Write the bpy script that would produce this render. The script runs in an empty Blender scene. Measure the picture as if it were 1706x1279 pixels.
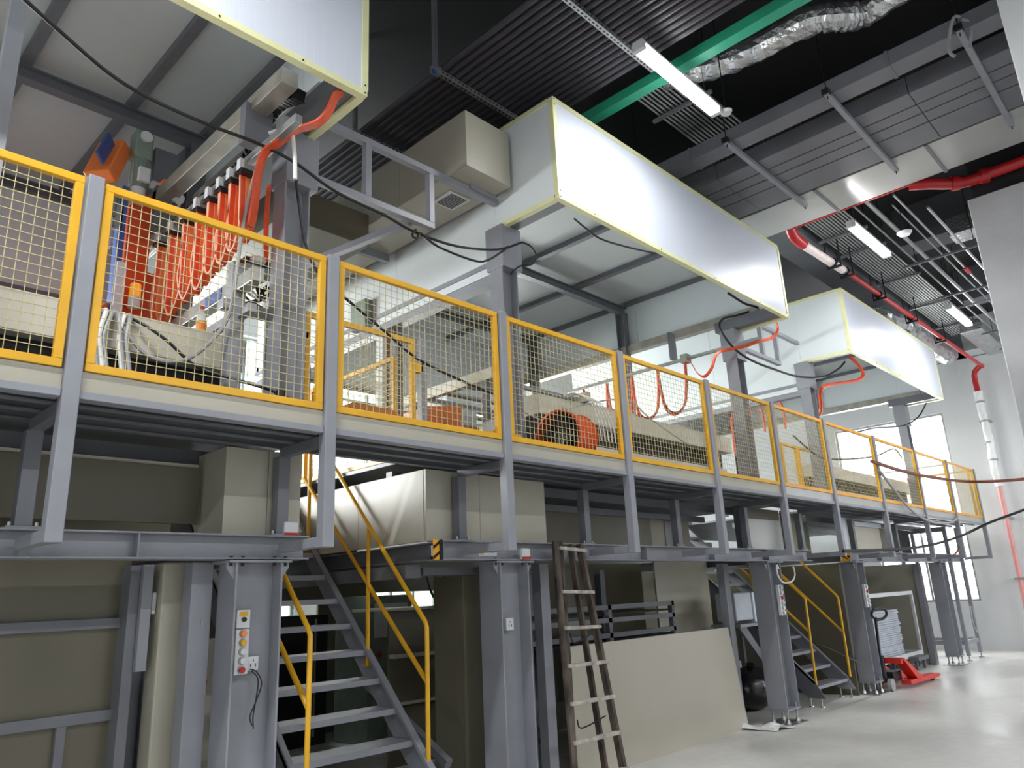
import bpy, math, random
from mathutils import Vector, Matrix
random.seed(7)
SC = bpy.context.scene
COL = SC.collection
PI = math.pi

# ------------------------------------------------------------------ camera
cd = bpy.data.cameras.new('camera'); cam = bpy.data.objects.new('camera', cd); COL.objects.link(cam)
SC.camera = cam
YAW, PITCH, ROLL, FPX = 0.757399179, 0.278346582, -0.0466070716, 1242.378
f = Vector((math.cos(YAW)*math.cos(PITCH), math.sin(YAW)*math.cos(PITCH), math.sin(PITCH)))
rt = f.cross(Vector((0, 0, 1))).normalized(); up = rt.cross(f)
rt2 = rt*math.cos(ROLL)+up*math.sin(ROLL); up2 = -rt*math.sin(ROLL)+up*math.cos(ROLL)
m3 = Matrix((rt2, up2, -f)).transposed()
cam.matrix_world = Matrix.Translation((0, 0, 1.6)) @ m3.to_4x4()
cd.sensor_fit = 'HORIZONTAL'; cd.sensor_width = 36.0; cd.lens = FPX/1706*36.0
cd.clip_start = 0.05; cd.clip_end = 200

# ------------------------------------------------------------------ world, lights, exposure
w = bpy.data.worlds.new('world'); SC.world = w; w.use_nodes = True
bg = w.node_tree.nodes['Background']; bg.inputs[0].default_value = (0.86, 0.93, 1.0, 1); bg.inputs[1].default_value = 0.42
SC.view_settings.view_transform = 'Standard'; SC.view_settings.look = 'None'
SC.view_settings.gamma = 1.0; SC.view_settings.use_curve_mapping = False
SC.view_settings.exposure = 0.5

def area(name, loc, target, sx, sy, power, col=(1, 1, 1)):
    l = bpy.data.lights.new(name, 'AREA'); l.shape = 'RECTANGLE'; l.size = sx; l.size_y = sy; l.energy = power; l.color = col
    o = bpy.data.objects.new(name, l); COL.objects.link(o); o.location = loc
    d = (Vector(target)-Vector(loc)).normalized()
    o.rotation_euler = d.to_track_quat('-Z', 'Y').to_euler()
    return o
area('right_daylight_fill', (14.5, -6.6, 3.6), (13.5, 1.0, 0.0), 10, 4.5, 560, (0.95, 0.98, 1.0))  # added fill from the right; that wall has no windows
area('daylight_from_end_windows', (19.6, 5.7, 4.3), (12, 5.0, 3.0), 2.4, 2.0, 160, (0.95, 0.98, 1.0))
area('back_window_and_fill_light', (7.5, 11.6, 4.1), (6.5, 6.0, 5.8), 11, 1.4, 1150, (0.96, 1.0, 0.985))
area('back_window_and_fill_light', (-1.0, 11.6, 4.1), (0.5, 6.0, 5.8), 6, 1.4, 1150, (0.96, 1.0, 0.985))  # added fill toward the left enclosure; no windows in the wall there
for i, (x, y) in enumerate(((-6, 2.755), (0.0, 2.755), (-6, -2.5), (-1, -2.5), (4, -2.5), (9, -4.6), (14, -2.5))):  # added fill lights out of view, no lamps built for them
    area('batten_and_fill_light', (x, y, 5.95), (x, y+.001, 0), 1.3, .12, 120, (0.96, 0.98, 1.0))
for x in (5.3, 10.06, 14.46):
    area('batten_and_fill_light', (x, 2.76, 5.96), (x, 2.761, 0), 1.2, .1, 34, (0.96, 0.98, 1.0))
# ------------------------------------------------------------------ materials
def lin(c):
    return tuple(((x/255.0+0.055)/1.055)**2.4 if x > 10 else x/255.0/12.92 for x in c)
def mat(name, c, rough=0.5, metal=0.0, var=0.12, scale=3.0, bump=0.0, bscale=60, stretch=None, emit=0.0, spec=None, alpha=1.0):
    m = bpy.data.materials.new(name); m.use_nodes = True; nt = m.node_tree; b = nt.nodes['Principled BSDF']
    c = lin(c)
    tc = nt.nodes.new('ShaderNodeTexCoord'); mp = nt.nodes.new('ShaderNodeMapping'); nt.links.new(tc.outputs['Object'], mp.inputs[0])
    if stretch: mp.inputs['Scale'].default_value = stretch
    n = nt.nodes.new('ShaderNodeTexNoise'); n.inputs['Scale'].default_value = scale; n.inputs['Detail'].default_value = 6
    nt.links.new(mp.outputs[0], n.inputs['Vector'])
    r = nt.nodes.new('ShaderNodeValToRGB')
    r.color_ramp.elements[0].position = 0.3; r.color_ramp.elements[1].position = 0.7
    r.color_ramp.elements[0].color = tuple(x*(1-var) for x in c)+(1,); r.color_ramp.elements[1].color = tuple(min(1, x*(1+var)) for x in c)+(1,)
    nt.links.new(n.outputs['Fac'], r.inputs[0]); nt.links.new(r.outputs[0], b.inputs['Base Color'])
    b.inputs['Roughness'].default_value = rough; b.inputs['Metallic'].default_value = metal
    if spec is not None: b.inputs['Specular IOR Level'].default_value = spec
    if bump:
        n2 = nt.nodes.new('ShaderNodeTexNoise'); n2.inputs['Scale'].default_value = bscale; n2.inputs['Detail'].default_value = 3
        nt.links.new(mp.outputs[0], n2.inputs['Vector'])
        bp = nt.nodes.new('ShaderNodeBump'); bp.inputs['Strength'].default_value = bump; bp.inputs['Distance'].default_value = 0.01
        nt.links.new(n2.outputs['Fac'], bp.inputs['Height']); nt.links.new(bp.outputs[0], b.inputs['Normal'])
    if emit:
        b.inputs['Emission Color'].default_value = c+(1,); b.inputs['Emission Strength'].default_value = emit
    if alpha < 1:
        b.inputs['Alpha'].default_value = alpha
    return m
STEEL = mat('grey_painted_steel', (137, 139, 146), 0.38, 0.0, 0.10, 2.5, 0.05, 40)
STEELD = mat('dark_grey_painted_steel', (104, 106, 112), 0.42, 0.0, 0.12, 2.5)
GALV = mat('galvanised_steel', (168, 170, 168), 0.33, 0.75, 0.15, 7, 0.05, 30)
BAREMET = mat('worn_bare_metal', (176, 172, 160), 0.35, 0.6, 0.2, 5)
YEL = mat('yellow_paint', (218, 164, 30), 0.4, 0.0, 0.08, 4)
YELB = mat('orange_yellow_paint', (226, 158, 48), 0.4, 0.0, 0.08, 4)
WIRE = mat('yellowed_wire', (196, 184, 140), 0.5, 0.2, 0.1, 5)
WHITEP = mat('white_sandwich_panel', (208, 213, 224), 0.32, 0.0, 0.03, 1.5, 0.12, 90, (60, 60, 0.5))
WHITEW = mat('white_side_panel', (214, 220, 222), 0.30, 0.0, 0.03, 1.2)
ROOFP = mat('grey_white_roof_panel', (196, 202, 202), 0.45, 0.0, 0.04, 1.0)
CREAM = mat('cream_plastic_film_trim', (219, 219, 172), 0.4, 0.0, 0.06, 6)
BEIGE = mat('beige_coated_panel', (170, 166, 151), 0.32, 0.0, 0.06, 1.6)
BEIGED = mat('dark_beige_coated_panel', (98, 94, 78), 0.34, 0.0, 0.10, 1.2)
BEIGEL = mat('light_beige_cover', (190, 185, 170), 0.38, 0.0, 0.05, 2)
ORANGE = mat('orange_red_paint', (208, 74, 26), 0.35, 0.0, 0.08, 4)
ORANGEL = mat('bright_orange_paint', (238, 128, 58), 0.35, 0.0, 0.06, 4)
OCABLE = mat('orange_flat_cable', (222, 84, 44), 0.5, 0.0, 0.12, 20)
PINKED = mat('pale_orange_cable_edge', (240, 170, 140), 0.5, 0.0, 0.05, 20)
BLACK = mat('black_rubber', (18, 18, 20), 0.5, 0.0, 0.2, 10)
BLACKM = mat('black_metal', (28, 28, 32), 0.35, 0.2, 0.2, 10)
BLKPIPE = mat('black_sprayed_conduit', (62, 60, 66), 0.38, 0.0, 0.15, 6)
SLAB = mat('black_sprayed_slab', (26, 26, 29), 0.8, 0.0, 0.25, 1.5, 0.3, 20)
GREYSLAB = mat('grey_sprayed_concrete', (84, 86, 90), 0.8, 0.0, 0.15, 1.5, 0.2, 20)
GREEN = mat('green_painted_beam', (46, 150, 118), 0.4, 0.0, 0.1, 3)
DUCT = mat('grey_fire_duct', (112, 112, 118), 0.42, 0.1, 0.12, 1.6)
SILVER = mat('silver_duct_sheet', (184, 184, 182), 0.28, 0.5, 0.08, 1.2, 0.05, 6)
FOIL = mat('crinkled_foil', (196, 198, 200), 0.22, 0.9, 0.2, 8, 0.9, 26)
RED = mat('red_pipe_paint', (176, 32, 36), 0.3, 0.0, 0.08, 5)
REDJ = mat('red_truck_paint', (200, 44, 30), 0.35, 0.0, 0.1, 5)
PINKW = mat('white_wrapped_pipe', (232, 216, 214), 0.3, 0.0, 0.1, 12, 0.5, 30)
PLASTW = mat('white_plastic_wrap', (226, 226, 226), 0.25, 0.0, 0.06, 12, 0.8, 24)
WHITEC = mat('white_cable', (222, 222, 218), 0.5)
GREYC = mat('grey_cable', (150, 150, 152), 0.45)
BROWNC = mat('brown_cable', (120, 66, 50), 0.5)
CTRL = mat('light_control_box', (206, 208, 210), 0.4, 0.0, 0.03)
BLUE = mat('blue_paint', (58, 84, 150), 0.4)
AMBER = mat('amber_lens', (244, 160, 24), 0.2, 0.0, 0.05, 5, emit=0.25)
GREENM = mat('grey_green_motor', (124, 138, 128), 0.4, 0.0, 0.1, 8)
CARD = mat('brown_cardboard', (150, 104, 70), 0.8, 0.0, 0.12, 6)
OAK = mat('paint_spattered_ladder_wood', (78, 68, 60), 0.7, 0.0, 0.75, 14, 0.5, 40, (1, 1, 0.35))
RUNGM = mat('whitewashed_rung_wood', (164, 158, 148), 0.7, 0.0, 0.45, 14, 0.3, 40)
SHEET = mat('wrapped_white_sheets', (176, 182, 192), 0.4, 0.0, 0.12, 5)
BAG = mat('black_plastic_bag', (20, 20, 23), 0.22, 0.0, 0.2, 10, 0.9, 9)
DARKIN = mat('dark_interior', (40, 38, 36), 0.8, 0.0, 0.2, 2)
LAMP = mat('fluorescent_diffuser', (255, 255, 255), 0.4, 0.0, 0.0, 5, emit=14)
PANE = mat('bright_daylight_pane', (244, 250, 252), 0.3, 0.0, 0.01, 1, emit=3.2)
PANEG = mat('greenish_daylight_pane', (226, 244, 232), 0.3, 0.0, 0.02, 1, emit=1.6)
CONC = mat('skimmed_concrete_wall', (206, 208, 210), 0.55, 0.0, 0.06, 0.9, 0.15, 12)
PILL = mat('grey_plastered_pillar', (192, 192, 194), 0.55, 0.0, 0.10, 1.4, 0.3, 14)
BOTTLE = mat('amber_drink_bottle', (222, 164, 60), 0.15, 0.0, 0.05)
CLEARP = mat('clear_plastic', (225, 225, 215), 0.1, 0.0, 0.02)
REDC = mat('red_cap', (220, 80, 50), 0.4)
STRIPE = mat('hazard_yellow', (232, 164, 30), 0.4)

def floor_mat():
    m = bpy.data.materials.new('polished_concrete_floor'); m.use_nodes = True; nt = m.node_tree; b = nt.nodes['Principled BSDF']
    tc = nt.nodes.new('ShaderNodeTexCoord')
    n1 = nt.nodes.new('ShaderNodeTexNoise'); n1.inputs['Scale'].default_value = 0.7; n1.inputs['Detail'].default_value = 8
    n2 = nt.nodes.new('ShaderNodeTexNoise'); n2.inputs['Scale'].default_value = 9; n2.inputs['Detail'].default_value = 5
    for n in (n1, n2): nt.links.new(tc.outputs['Object'], n.inputs['Vector'])
    mx = nt.nodes.new('ShaderNodeMath'); mx.operation = 'MULTIPLY_ADD'; mx.inputs[1].default_value = 0.35
    nt.links.new(n2.outputs['Fac'], mx.inputs[0]); nt.links.new(n1.outputs['Fac'], mx.inputs[2])
    r = nt.nodes.new('ShaderNodeValToRGB'); r.color_ramp.elements[0].position = 0.45; r.color_ramp.elements[1].position = 0.9
    r.color_ramp.elements[0].color = lin((184, 182, 177))+(1,); r.color_ramp.elements[1].color = lin((216, 214, 209))+(1,)
    nt.links.new(mx.outputs[0], r.inputs[0]); nt.links.new(r.outputs[0], b.inputs['Base Color'])
    r2 = nt.nodes.new('ShaderNodeMapRange'); r2.inputs[1].default_value = 0.35; r2.inputs[2].default_value = 0.65; r2.inputs[3].default_value = 0.28; r2.inputs[4].default_value = 0.5
    nt.links.new(n1.outputs['Fac'], r2.inputs[0]); nt.links.new(r2.outputs[0], b.inputs['Roughness'])
    return m
FLOORM = floor_mat()

# ------------------------------------------------------------------ mesh builder
def V(*a): return Vector(a[0] if len(a) == 1 else a)
class MB:
    def __init__(s): s.v = []; s.f = []
    def add(s, vs, fs):
        k = len(s.v); s.v += [Vector(a) for a in vs]; s.f += [tuple(k+i for i in q) for q in fs]; return s
    def box(s, x0, x1, y0, y1, z0, z1):
        vs = [(x, y, z) for z in (z0, z1) for y in (y0, y1) for x in (x0, x1)]
        return s.add(vs, [(0, 2, 3, 1), (4, 5, 7, 6), (0, 1, 5, 4), (2, 6, 7, 3), (0, 4, 6, 2), (1, 3, 7, 5)])
    def bar(s, p, q, a, b, up=(0, 0, 1)):
        p = V(p); q = V(q); d = (q-p).normalized(); u = V(up)
        if abs(d.dot(u.normalized())) > 0.97: u = V(0, 1, 0)
        sd = d.cross(u).normalized(); u2 = sd.cross(d)
        vs = [c+sd*i*a/2+u2*j*b/2 for c in (p, q) for i, j in ((-1, -1), (1, -1), (1, 1), (-1, 1))]
        return s.add(vs, [(3, 2, 1, 0), (4, 5, 6, 7)]+[(i, (i+1) % 4, (i+1) % 4+4, i+4) for i in range(4)])
    def ring(s, c, u, w_, r, n): return [V(c)+u*math.cos(2*PI*i/n)*r+w_*math.sin(2*PI*i/n)*r for i in range(n)]
    def cyl(s, p, q, r, r2=None, n=16, caps=True):
        p = V(p); q = V(q); d = (q-p).normalized(); a = V(0, 0, 1) if abs(d.z) < .9 else V(1, 0, 0)
        u = d.cross(a).normalized(); w_ = d.cross(u); r2 = r if r2 is None else r2
        vs = s.ring(p, u, w_, r, n)+s.ring(q, u, w_, r2, n)
        fs = [(i, (i+1) % n, (i+1) % n+n, i+n) for i in range(n)]
        if caps: fs += [tuple(range(n-1, -1, -1)), tuple(range(n, 2*n))]
        return s.add(vs, fs)
    def tube(s, pts, r, n=8, smooth=3, jitter=0.0):
        P = spline(pts, smooth) if smooth > 1 else [V(p) for p in pts]
        m = len(P); rings = []; u = None
        for i in range(m):
            d = (P[min(i+1, m-1)]-P[max(i-1, 0)])
            d = d.normalized() if d.length > 1e-6 else V(0, 0, 1)
            if u is None:
                a = V(0, 0, 1) if abs(d.z) < .9 else V(1, 0, 0); u = d.cross(a).normalized()
            u = (u-d*u.dot(d)); u = u.normalized() if u.length > 1e-6 else d.orthogonal().normalized()
            w_ = d.cross(u)
            rr = r*(1+random.uniform(-jitter, jitter))
            rings += [P[i]+(u*math.cos(2*PI*k/n)+w_*math.sin(2*PI*k/n))*rr*(1+random.uniform(-jitter, jitter)) for k in range(n)]
        fs = [(i*n+k, i*n+(k+1) % n, (i+1)*n+(k+1) % n, (i+1)*n+k) for i in range(m-1) for k in range(n)]
        fs += [tuple(range(n-1, -1, -1)), tuple((m-1)*n+k for k in range(n))]
        return s.add(rings, fs)
    def ribbon(s, pts, wv, wd, t, smooth=3):
        P = spline(pts, smooth) if smooth > 1 else [V(p) for p in pts]; m = len(P); W = V(wv).normalized(); vs = []
        for i in range(m):
            d = (P[min(i+1, m-1)]-P[max(i-1, 0)]).normalized(); nn = d.cross(W)
            nn = nn.normalized() if nn.length > 1e-5 else V(0, 0, 1)
            vs += [P[i]+W*a*wd/2+nn*b*t/2 for a, b in ((-1, -1), (1, -1), (1, 1), (-1, 1))]
        fs = [(i*4+k, i*4+(k+1) % 4, (i+1)*4+(k+1) % 4, (i+1)*4+k) for i in range(m-1) for k in range(4)]
        fs += [(3, 2, 1, 0), ((m-1)*4, (m-1)*4+1, (m-1)*4+2, (m-1)*4+3)]
        return s.add(vs, fs)
    def prism(s, poly, axis, a, b):
        def mk(p, c): return {'x': (c, p[0], p[1]), 'y': (p[0], c, p[1]), 'z': (p[0], p[1], c)}[axis]
        n = len(poly); vs = [mk(p, a) for p in poly]+[mk(p, b) for p in poly]
        return s.add(vs, [tuple(range(n-1, -1, -1)), tuple(range(n, 2*n))]+[(i, (i+1) % n, (i+1) % n+n, i+n) for i in range(n)])
    def hsec(s, p, q, width, depth, tf=0.012, tw=0.01, up=(0, 0, 1)):
        # H section from p to q: flanges span 'width' across, spaced 'depth' along up
        p = V(p); q = V(q); u = V(up).normalized()
        for g in (-1, 1): s.bar(p+u*g*(depth-tf)/2, q+u*g*(depth-tf)/2, width, tf, up)
        s.bar(p, q, tw, depth-2*tf, up); return s
    def sphere(s, c, r, n=12, sc=(1, 1, 1), jit=0.0):
        c = V(c); vs = []; m = n//2
        for j in range(1, m):
            for i in range(n):
                a = PI*j/m; b = 2*PI*i/n; k = r*(1+random.uniform(-jit, jit))
                vs.append(c+V(math.sin(a)*math.cos(b)*sc[0]*k, math.sin(a)*math.sin(b)*sc[1]*k, math.cos(a)*sc[2]*k))
        vs += [c+V(0, 0, r*sc[2]), c-V(0, 0, r*sc[2])]; T = len(vs)-2
        fs = [(j*n+i, (j+1)*n+i, (j+1)*n+(i+1) % n, j*n+(i+1) % n) for j in range(m-2) for i in range(n)]
        fs += [(T, i, (i+1) % n) for i in range(n)]+[(T+1, (m-2)*n+(i+1) % n, (m-2)*n+i) for i in range(n)]
        return s.add(vs, fs)
    def build(s, name, m, parent=None, smooth=False, bevel=0.0, kind=None):
        off = V(parent_origin(parent)) if parent else V(0, 0, 0)
        me = bpy.data.meshes.new(name); me.from_pydata([v-off for v in s.v], [], s.f); me.materials.append(m)
        if smooth:
            me.polygons.foreach_set('use_smooth', [True]*len(me.polygons))
            try: me.set_sharp_from_angle(angle=math.radians(35))
            except Exception: pass
        me.update()
        o = bpy.data.objects.new(name, me); COL.objects.link(o)
        if parent: o.parent = parent
        if bevel:
            b = o.modifiers.new('bevel', 'BEVEL'); b.width = bevel; b.segments = 2; b.limit_method = 'ANGLE'
        if kind: o['kind'] = kind
        return o
ORG = {}
def parent_origin(p): return ORG.get(p.name, (0, 0, 0))
def spline(pts, k):
    P = [V(p) for p in pts]
    if len(P) < 3: return P
    out = []
    for i in range(len(P)-1):
        a = P[max(i-1, 0)]; b = P[i]; c = P[i+1]; d = P[min(i+2, len(P)-1)]
        for j in range(k):
            t = j/k
            out.append(0.5*((2*b)+(c-a)*t+(2*a-5*b+4*c-d)*t*t+(3*b-a-3*c+d)*t**3))
    out.append(P[-1]); return out
def thing(name, label, cat, loc, group=None):
    o = bpy.data.objects.new(name, None); COL.objects.link(o); o.location = loc; ORG[o.name] = tuple(loc)
    o.empty_display_size = 0.1; o['label'] = label; o['category'] = cat
    if group: o['group'] = group
    return o
def sub(mb, name, m, partobj, root, **k):
    # sub-part: child of a part that sits at its root's origin
    ORG['__t'] = parent_origin(root)
    class _P: pass
    off = V(parent_origin(root)); mb.v = [v-off for v in mb.v]
    o = mb.build(name, m, None, **k); o.parent = partobj
    return o
def solo(mb, name, m, label, cat, group=None, **k):
    # a single-mesh thing, origin at the base of its box
    c = V(sum(v.x for v in mb.v)/len(mb.v), sum(v.y for v in mb.v)/len(mb.v), min(v.z for v in mb.v))
    mb.v = [v-c for v in mb.v]
    o = mb.build(name, m, None, **k); o.location = c; o['label'] = label; o['category'] = cat
    if group: o['group'] = group
    return o
def struct(mb, name, m, parent=None, **k):
    o = mb.build(name, m, parent, **k)
    if parent is None: o['kind'] = 'structure'
    return o

# ================================================================== SETTING
struct(MB().box(-8, 20.2, -7, 12.3, -0.15, 0), 'floor', FLOORM)
struct(MB().box(-8, 20.2, -7, 12.3, 7.4, 7.6), 'ceiling', SLAB)
def wall_with_holes(mb, a0, a1, z0, z1, holes, put):
    # holes: list of (a0,a1,z0,z1) with disjoint a-ranges or stacked; cut on a grid
    xs = sorted({a0, a1}|{h[0] for h in holes}|{h[1] for h in holes}); zs = sorted({z0, z1}|{h[2] for h in holes}|{h[3] for h in holes})
    for i in range(len(xs)-1):
        for j in range(len(zs)-1):
            cx = (xs[i]+xs[i+1])/2; cz = (zs[j]+zs[j+1])/2
            if any(h[0] < cx < h[1] and h[2] < cz < h[3] for h in holes): continue
            put(mb, xs[i], xs[i+1], zs[j], zs[j+1])
    return mb
eh = [(4.6, 7.2, 2.95, 5.42), (4.6, 6.6, 1.05, 2.87)]
struct(wall_with_holes(MB(), -7, 12.3, 0, 6.6, eh, lambda m, a, b, c, d: m.box(19.9, 20.15, a, b, c, d)), 'wall_end', CONC)
struct(MB().box(19.9, 20.15, -7, 12.3, 6.6, 7.4), 'trim_1', GREYSLAB)
struct(MB().box(-8, 20.15, -7.25, -7.0, 0, 7.4), 'wall_right', CONC); struct(MB().box(-8.25, -8.0, -7.25, 12.3, 0, 7.4), 'wall_near', CONC)
bh = [(5.9, 7.0, 0.85, 1.68), (8.0, 10.2, 1.4, 1.85), (5.0, 9.4, 3.0, 6.3), (10.0, 15.0, 3.0, 6.4), (15.8, 19.0, 3.0, 6.4)]
struct(wall_with_holes(MB(), -8, 20.15, 0, 7.4, bh, lambda m, a, b, c, d: m.box(a, b, 12.0, 12.25, c, d)), 'wall_back', CONC)
wn = 0
def window(kind, a0, a1, z0, z1, nx, nz, pm):
    global wn; wn += 1
    e = bpy.data.objects.new('window_%d' % wn, None); COL.objects.link(e); e['kind'] = 'structure'
    fr = MB(); t = 0.05
    def bx(mb, a, b, c, d, dd0, dd1):
        return mb.box(20.0+dd0, 20.0+dd1, a, b, c, d) if kind == 'end' else mb.box(a, b, 12.1+dd0, 12.1+dd1, c, d)
    for a, b, c, d in ((a0, a0+t, z0, z1), (a1-t, a1, z0, z1), (a0+t, a1-t, z0, z0+t), (a0+t, a1-t, z1-t, z1)): bx(fr, a, b, c, d, -.04, .02)
    for i in range(1, nx): x = a0+(a1-a0)*i/nx; bx(fr, x-.025, x+.025, z0+t, z1-t, -.03, .02)
    for i in range(1, nz): z = z0+(z1-z0)*i/nz; bx(fr, a0+t, a1-t, z-.02, z+.02, -.03, .015)
    fr.build('window_frame', GALV, e)
    for i in range(nx):
        for j in range(nz):
            bx(MB(), a0+(a1-a0)*i/nx, a0+(a1-a0)*(i+1)/nx, z0+(z1-z0)*j/nz, z0+(z1-z0)*(j+1)/nz, .02, .035).build('pane', pm, e)
window('end', *eh[0], 1, 2, PANE); window('end', *eh[1], 2, 1, PANE)
window('back', *bh[0], 3, 2, PANEG); window('back', *bh[1], 4, 1, PANEG)
window('back', *bh[2], 5, 4, PANEG); window('back', *bh[3], 5, 4, PANEG); window('back', *bh[4], 3, 4, PANE)
# pillars: plastered below, sprayed black above the services level
p = struct(MB().box(10.0, 10.8, -3.2, 1.555, 0, 6.07), 'wall_pillar_middle', PILL, bevel=0.01)
MB().box(10.1, 10.8, -3.2, 1.5, 6.07, 7.4).build('painted_top', SLAB, p)
p = struct(MB().box(6.2, 6.9, -3.2, 0.47, 0, 7.4), 'wall_pillar_near', CONC, bevel=0.01)
# ceiling concrete beams
for i, (a, b, c, d, zz, mm) in enumerate(((10.0, 19.9, 3.75, 4.3, 6.62, GREYSLAB), (12.4, 12.9, -6, 3.0, 6.75, GREYSLAB), (16.0, 16.5, -6, 3.0, 6.75, GREYSLAB), (9.7, 10.15, 2.1, 9, 6.7, SLAB), (19.3, 19.9, -6, 11, 6.62, CONC))):
    struct(MB().box(a, b, c, d, zz, 7.4), 'trim_%d' % (i+2), mm)

# ================================================================== CEILING SERVICES
ORD = ['first', 'second', 'third', 'fourth', 'fifth', 'sixth', 'seventh', 'eighth', 'ninth', 'tenth', 'eleventh', 'twelfth', 'thirteenth', 'fourteenth', 'fifteenth', 'sixteenth', 'seventeenth']
# black conduit bank
for i in range(17):
    x = 3.87+i*0.0785
    solo(MB().cyl((x, -3, 6.3), (x, 10.5, 6.3), 0.03, n=10), 'conduit', BLKPIPE, 'black conduit in the wide ceiling bank, %s counted from the green beam' % ORD[16-i], 'pipe', 'black ceiling conduits in the wide bank', smooth=True)
def strut(y, x0, x1, where):
    t = thing('strut_hanger', 'perforated galvanised channel and rod carrying the black conduits, '+where, 'hanger', (x0, y, 6.2))
    c = MB()
    c.box(x0, x1, y-.022, y+.022, 6.215, 6.22); c.box(x0, x1, y-.022, y-.019, 6.22, 6.262); c.box(x0, x1, y+.019, y+.022, 6.22, 6.262)
    c.build('channel', GALV, t)
    h = MB(); n = int((x1-x0)/0.05)
    for i in range(n): h.box(x0+.02+i*.05, x0+.045+i*.05, y-.0235, y-.0225, 6.232, 6.248)
    for i in range(n): h.box(x0+.02+i*.05, x0+.045+i*.05, y-.008, y+.008, 6.2135, 6.2145)
    h.build('slots', BLACKM, t, kind='stuff')
    MB().box(x0-.01, x0+.03, y-.02, y+.02, 6.22, 7.4).build('upright', STEELD, t)
    MB().box(x0-.03, x0+.06, y-.03, y+.03, 6.2, 6.27).build('bracket', GALV, t)
    MB().box(x0-.035, x0, y-.032, y+.0, 6.19, 6.22).build('blue_cap', BLUE, t)
strut(4.35, 3.77, 5.25, 'the one ending at the middle hood'); strut(2.98, 3.77, 5.25, 'nearest the long lamp'); strut(5.62, 3.77, 5.25, 'farthest, above the rectangular frame')
solo(MB().box(5.48, 5.6, -3, 4.0, 6.31, 6.42), 'green_beam', GREEN, 'green painted steel beam crossing under the black ceiling', 'beam', bevel=0.004)
# silvery conduit array running lengthwise
for i in range(13):
    y = 3.06+i*0.046
    solo(MB().cyl((5.75, y, 6.64), (17.8, y, 6.64), 0.0135, n=8), 'conduit', GALV, 'thin silvery conduit in the lengthwise bank, %s counted from the lamps' % ORD[i], 'pipe', 'silvery conduits beside the red pipe', smooth=True)
for i, x in enumerate((6.4, 10.9, 11.7, 13.4, 15.2, 16.9)):
    t = thing('conduit_hanger', ('dark crossbar under the silvery conduits, number %s from the camera' % ('first', 'second', 'third', 'fourth', 'fifth', 'sixth')[i]).replace('number ', ''), 'hanger', (x, 3.3, 6.58))
    MB().box(x-.02, x+.02, 2.98, 3.7, 6.585, 6.62).build('crossbar', STEELD, t)
    for yy in (3.0, 3.68): MB().cyl((x, yy, 6.6), (x, yy, 7.4), .006, n=6).build('rod', BLACKM, t)
# loose single conduits
singles = [(2.83, 6.5, 9.6, 19.3, .014, 'white conduit closest to the silvery bank'), (2.62, 6.42, 9.7, 19.3, .03, 'thicker white pipe right of the second lamp'), (2.3, 6.4, 9.8, 19.3, .016, 'thin white conduit with a red joint'), (2.05, 6.3, 10.3, 19.3, .02, 'white conduit farthest right before the pillar'), (2.48, 6.55, 10.4, 18.5, .012, 'thin silver conduit between the white pipes')]
for y, z, a, b, r, l in singles:
    solo(MB().cyl((a, y, z), (b, y, z), r, n=8), 'conduit', GALV, l, 'pipe', smooth=True)
solo(MB().cyl((13.2, 2.3, 6.4), (13.5, 2.3, 6.4), .035, n=10), 'red_coupling', RED, 'small red coupling on a thin conduit', 'coupling', smooth=True)
for i, x in enumerate((12.0, 13.9, 14.7, 16.8, 18.3)):
    t = thing('crossbar_hanger', 'thin dark crossbar with drop rods right of the lamps, %s from the camera' % ('first', 'second', 'third', 'fourth', 'fifth')[i], 'hanger', (x, 1.6, 6.35))
    MB().box(x-.015, x+.015, -1.0, 2.9, 6.22, 6.25).build('crossbar', STEELD, t)
    for yy in (0.6, 1.2, 1.9, 2.7): MB().cyl((x, yy, 6.24), (x, yy, 7.4), .006, n=6).build('rod', BLACKM, t)
# grey duct group on hangers
dl = ['narrow grey duct nearest the black slab', 'grey flat duct first in the wide ribbed band', 'grey flat duct second in the wide ribbed band', 'grey flat duct third in the wide ribbed band', 'broad grey flat duct next to the silver duct']
for k, (a, b, zt) in enumerate(((6.95, 7.19, 6.46), (7.55, 7.8, 6.5), (7.82, 8.0, 6.5), (8.02, 8.22, 6.5), (8.24, 8.66, 6.5))):
    t = thing('flat_duct', dl[k], 'duct', (a, 0, 6.3))
    ys = [-3, -0.9, 1.45, 3.6, 6.0, 9.0]
    for i in range(5): MB().box(a, b, ys[i]+.003, ys[i+1]-.003, 6.3+.001*(i % 2), zt).build('duct_section', DUCT, t, bevel=0.004)
    if k in (0,):
        s_ = MB()
        for yy in ys[1:-1]: s_.box(a-.008, b+.008, yy-.015, yy+.015, 6.292, zt+.006)
        s_.build('joint_flange', STEELD, t)
for i, y in enumerate((-0.3, 0.83, 2.01, 3.11, 4.25)):
    t = thing('duct_hanger', 'grey trapeze bar carrying the flat ducts, %s' % ('outermost, out toward the near pillar', 'the one with rope looped at its end', 'middle one, directly over the hood roof edge', 'the one closest to the long lamp', 'the one hidden over the middle hood')[i], 'hanger', (6.87, y, 6.25))
    MB().box(6.84, 8.93, y-.025, y+.025, 6.235, 6.285).build('crossbar', STEEL, t)
    for xx in (6.87, 8.9):
        MB().cyl((xx, y, 6.2), (xx, y, 7.4), .006, n=6).build('rod', BLACKM, t)
    MB().box(6.82, 6.88, y-.035, y+.035, 6.24, 6.3).build('end_clip', BLACKM, t)
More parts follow.
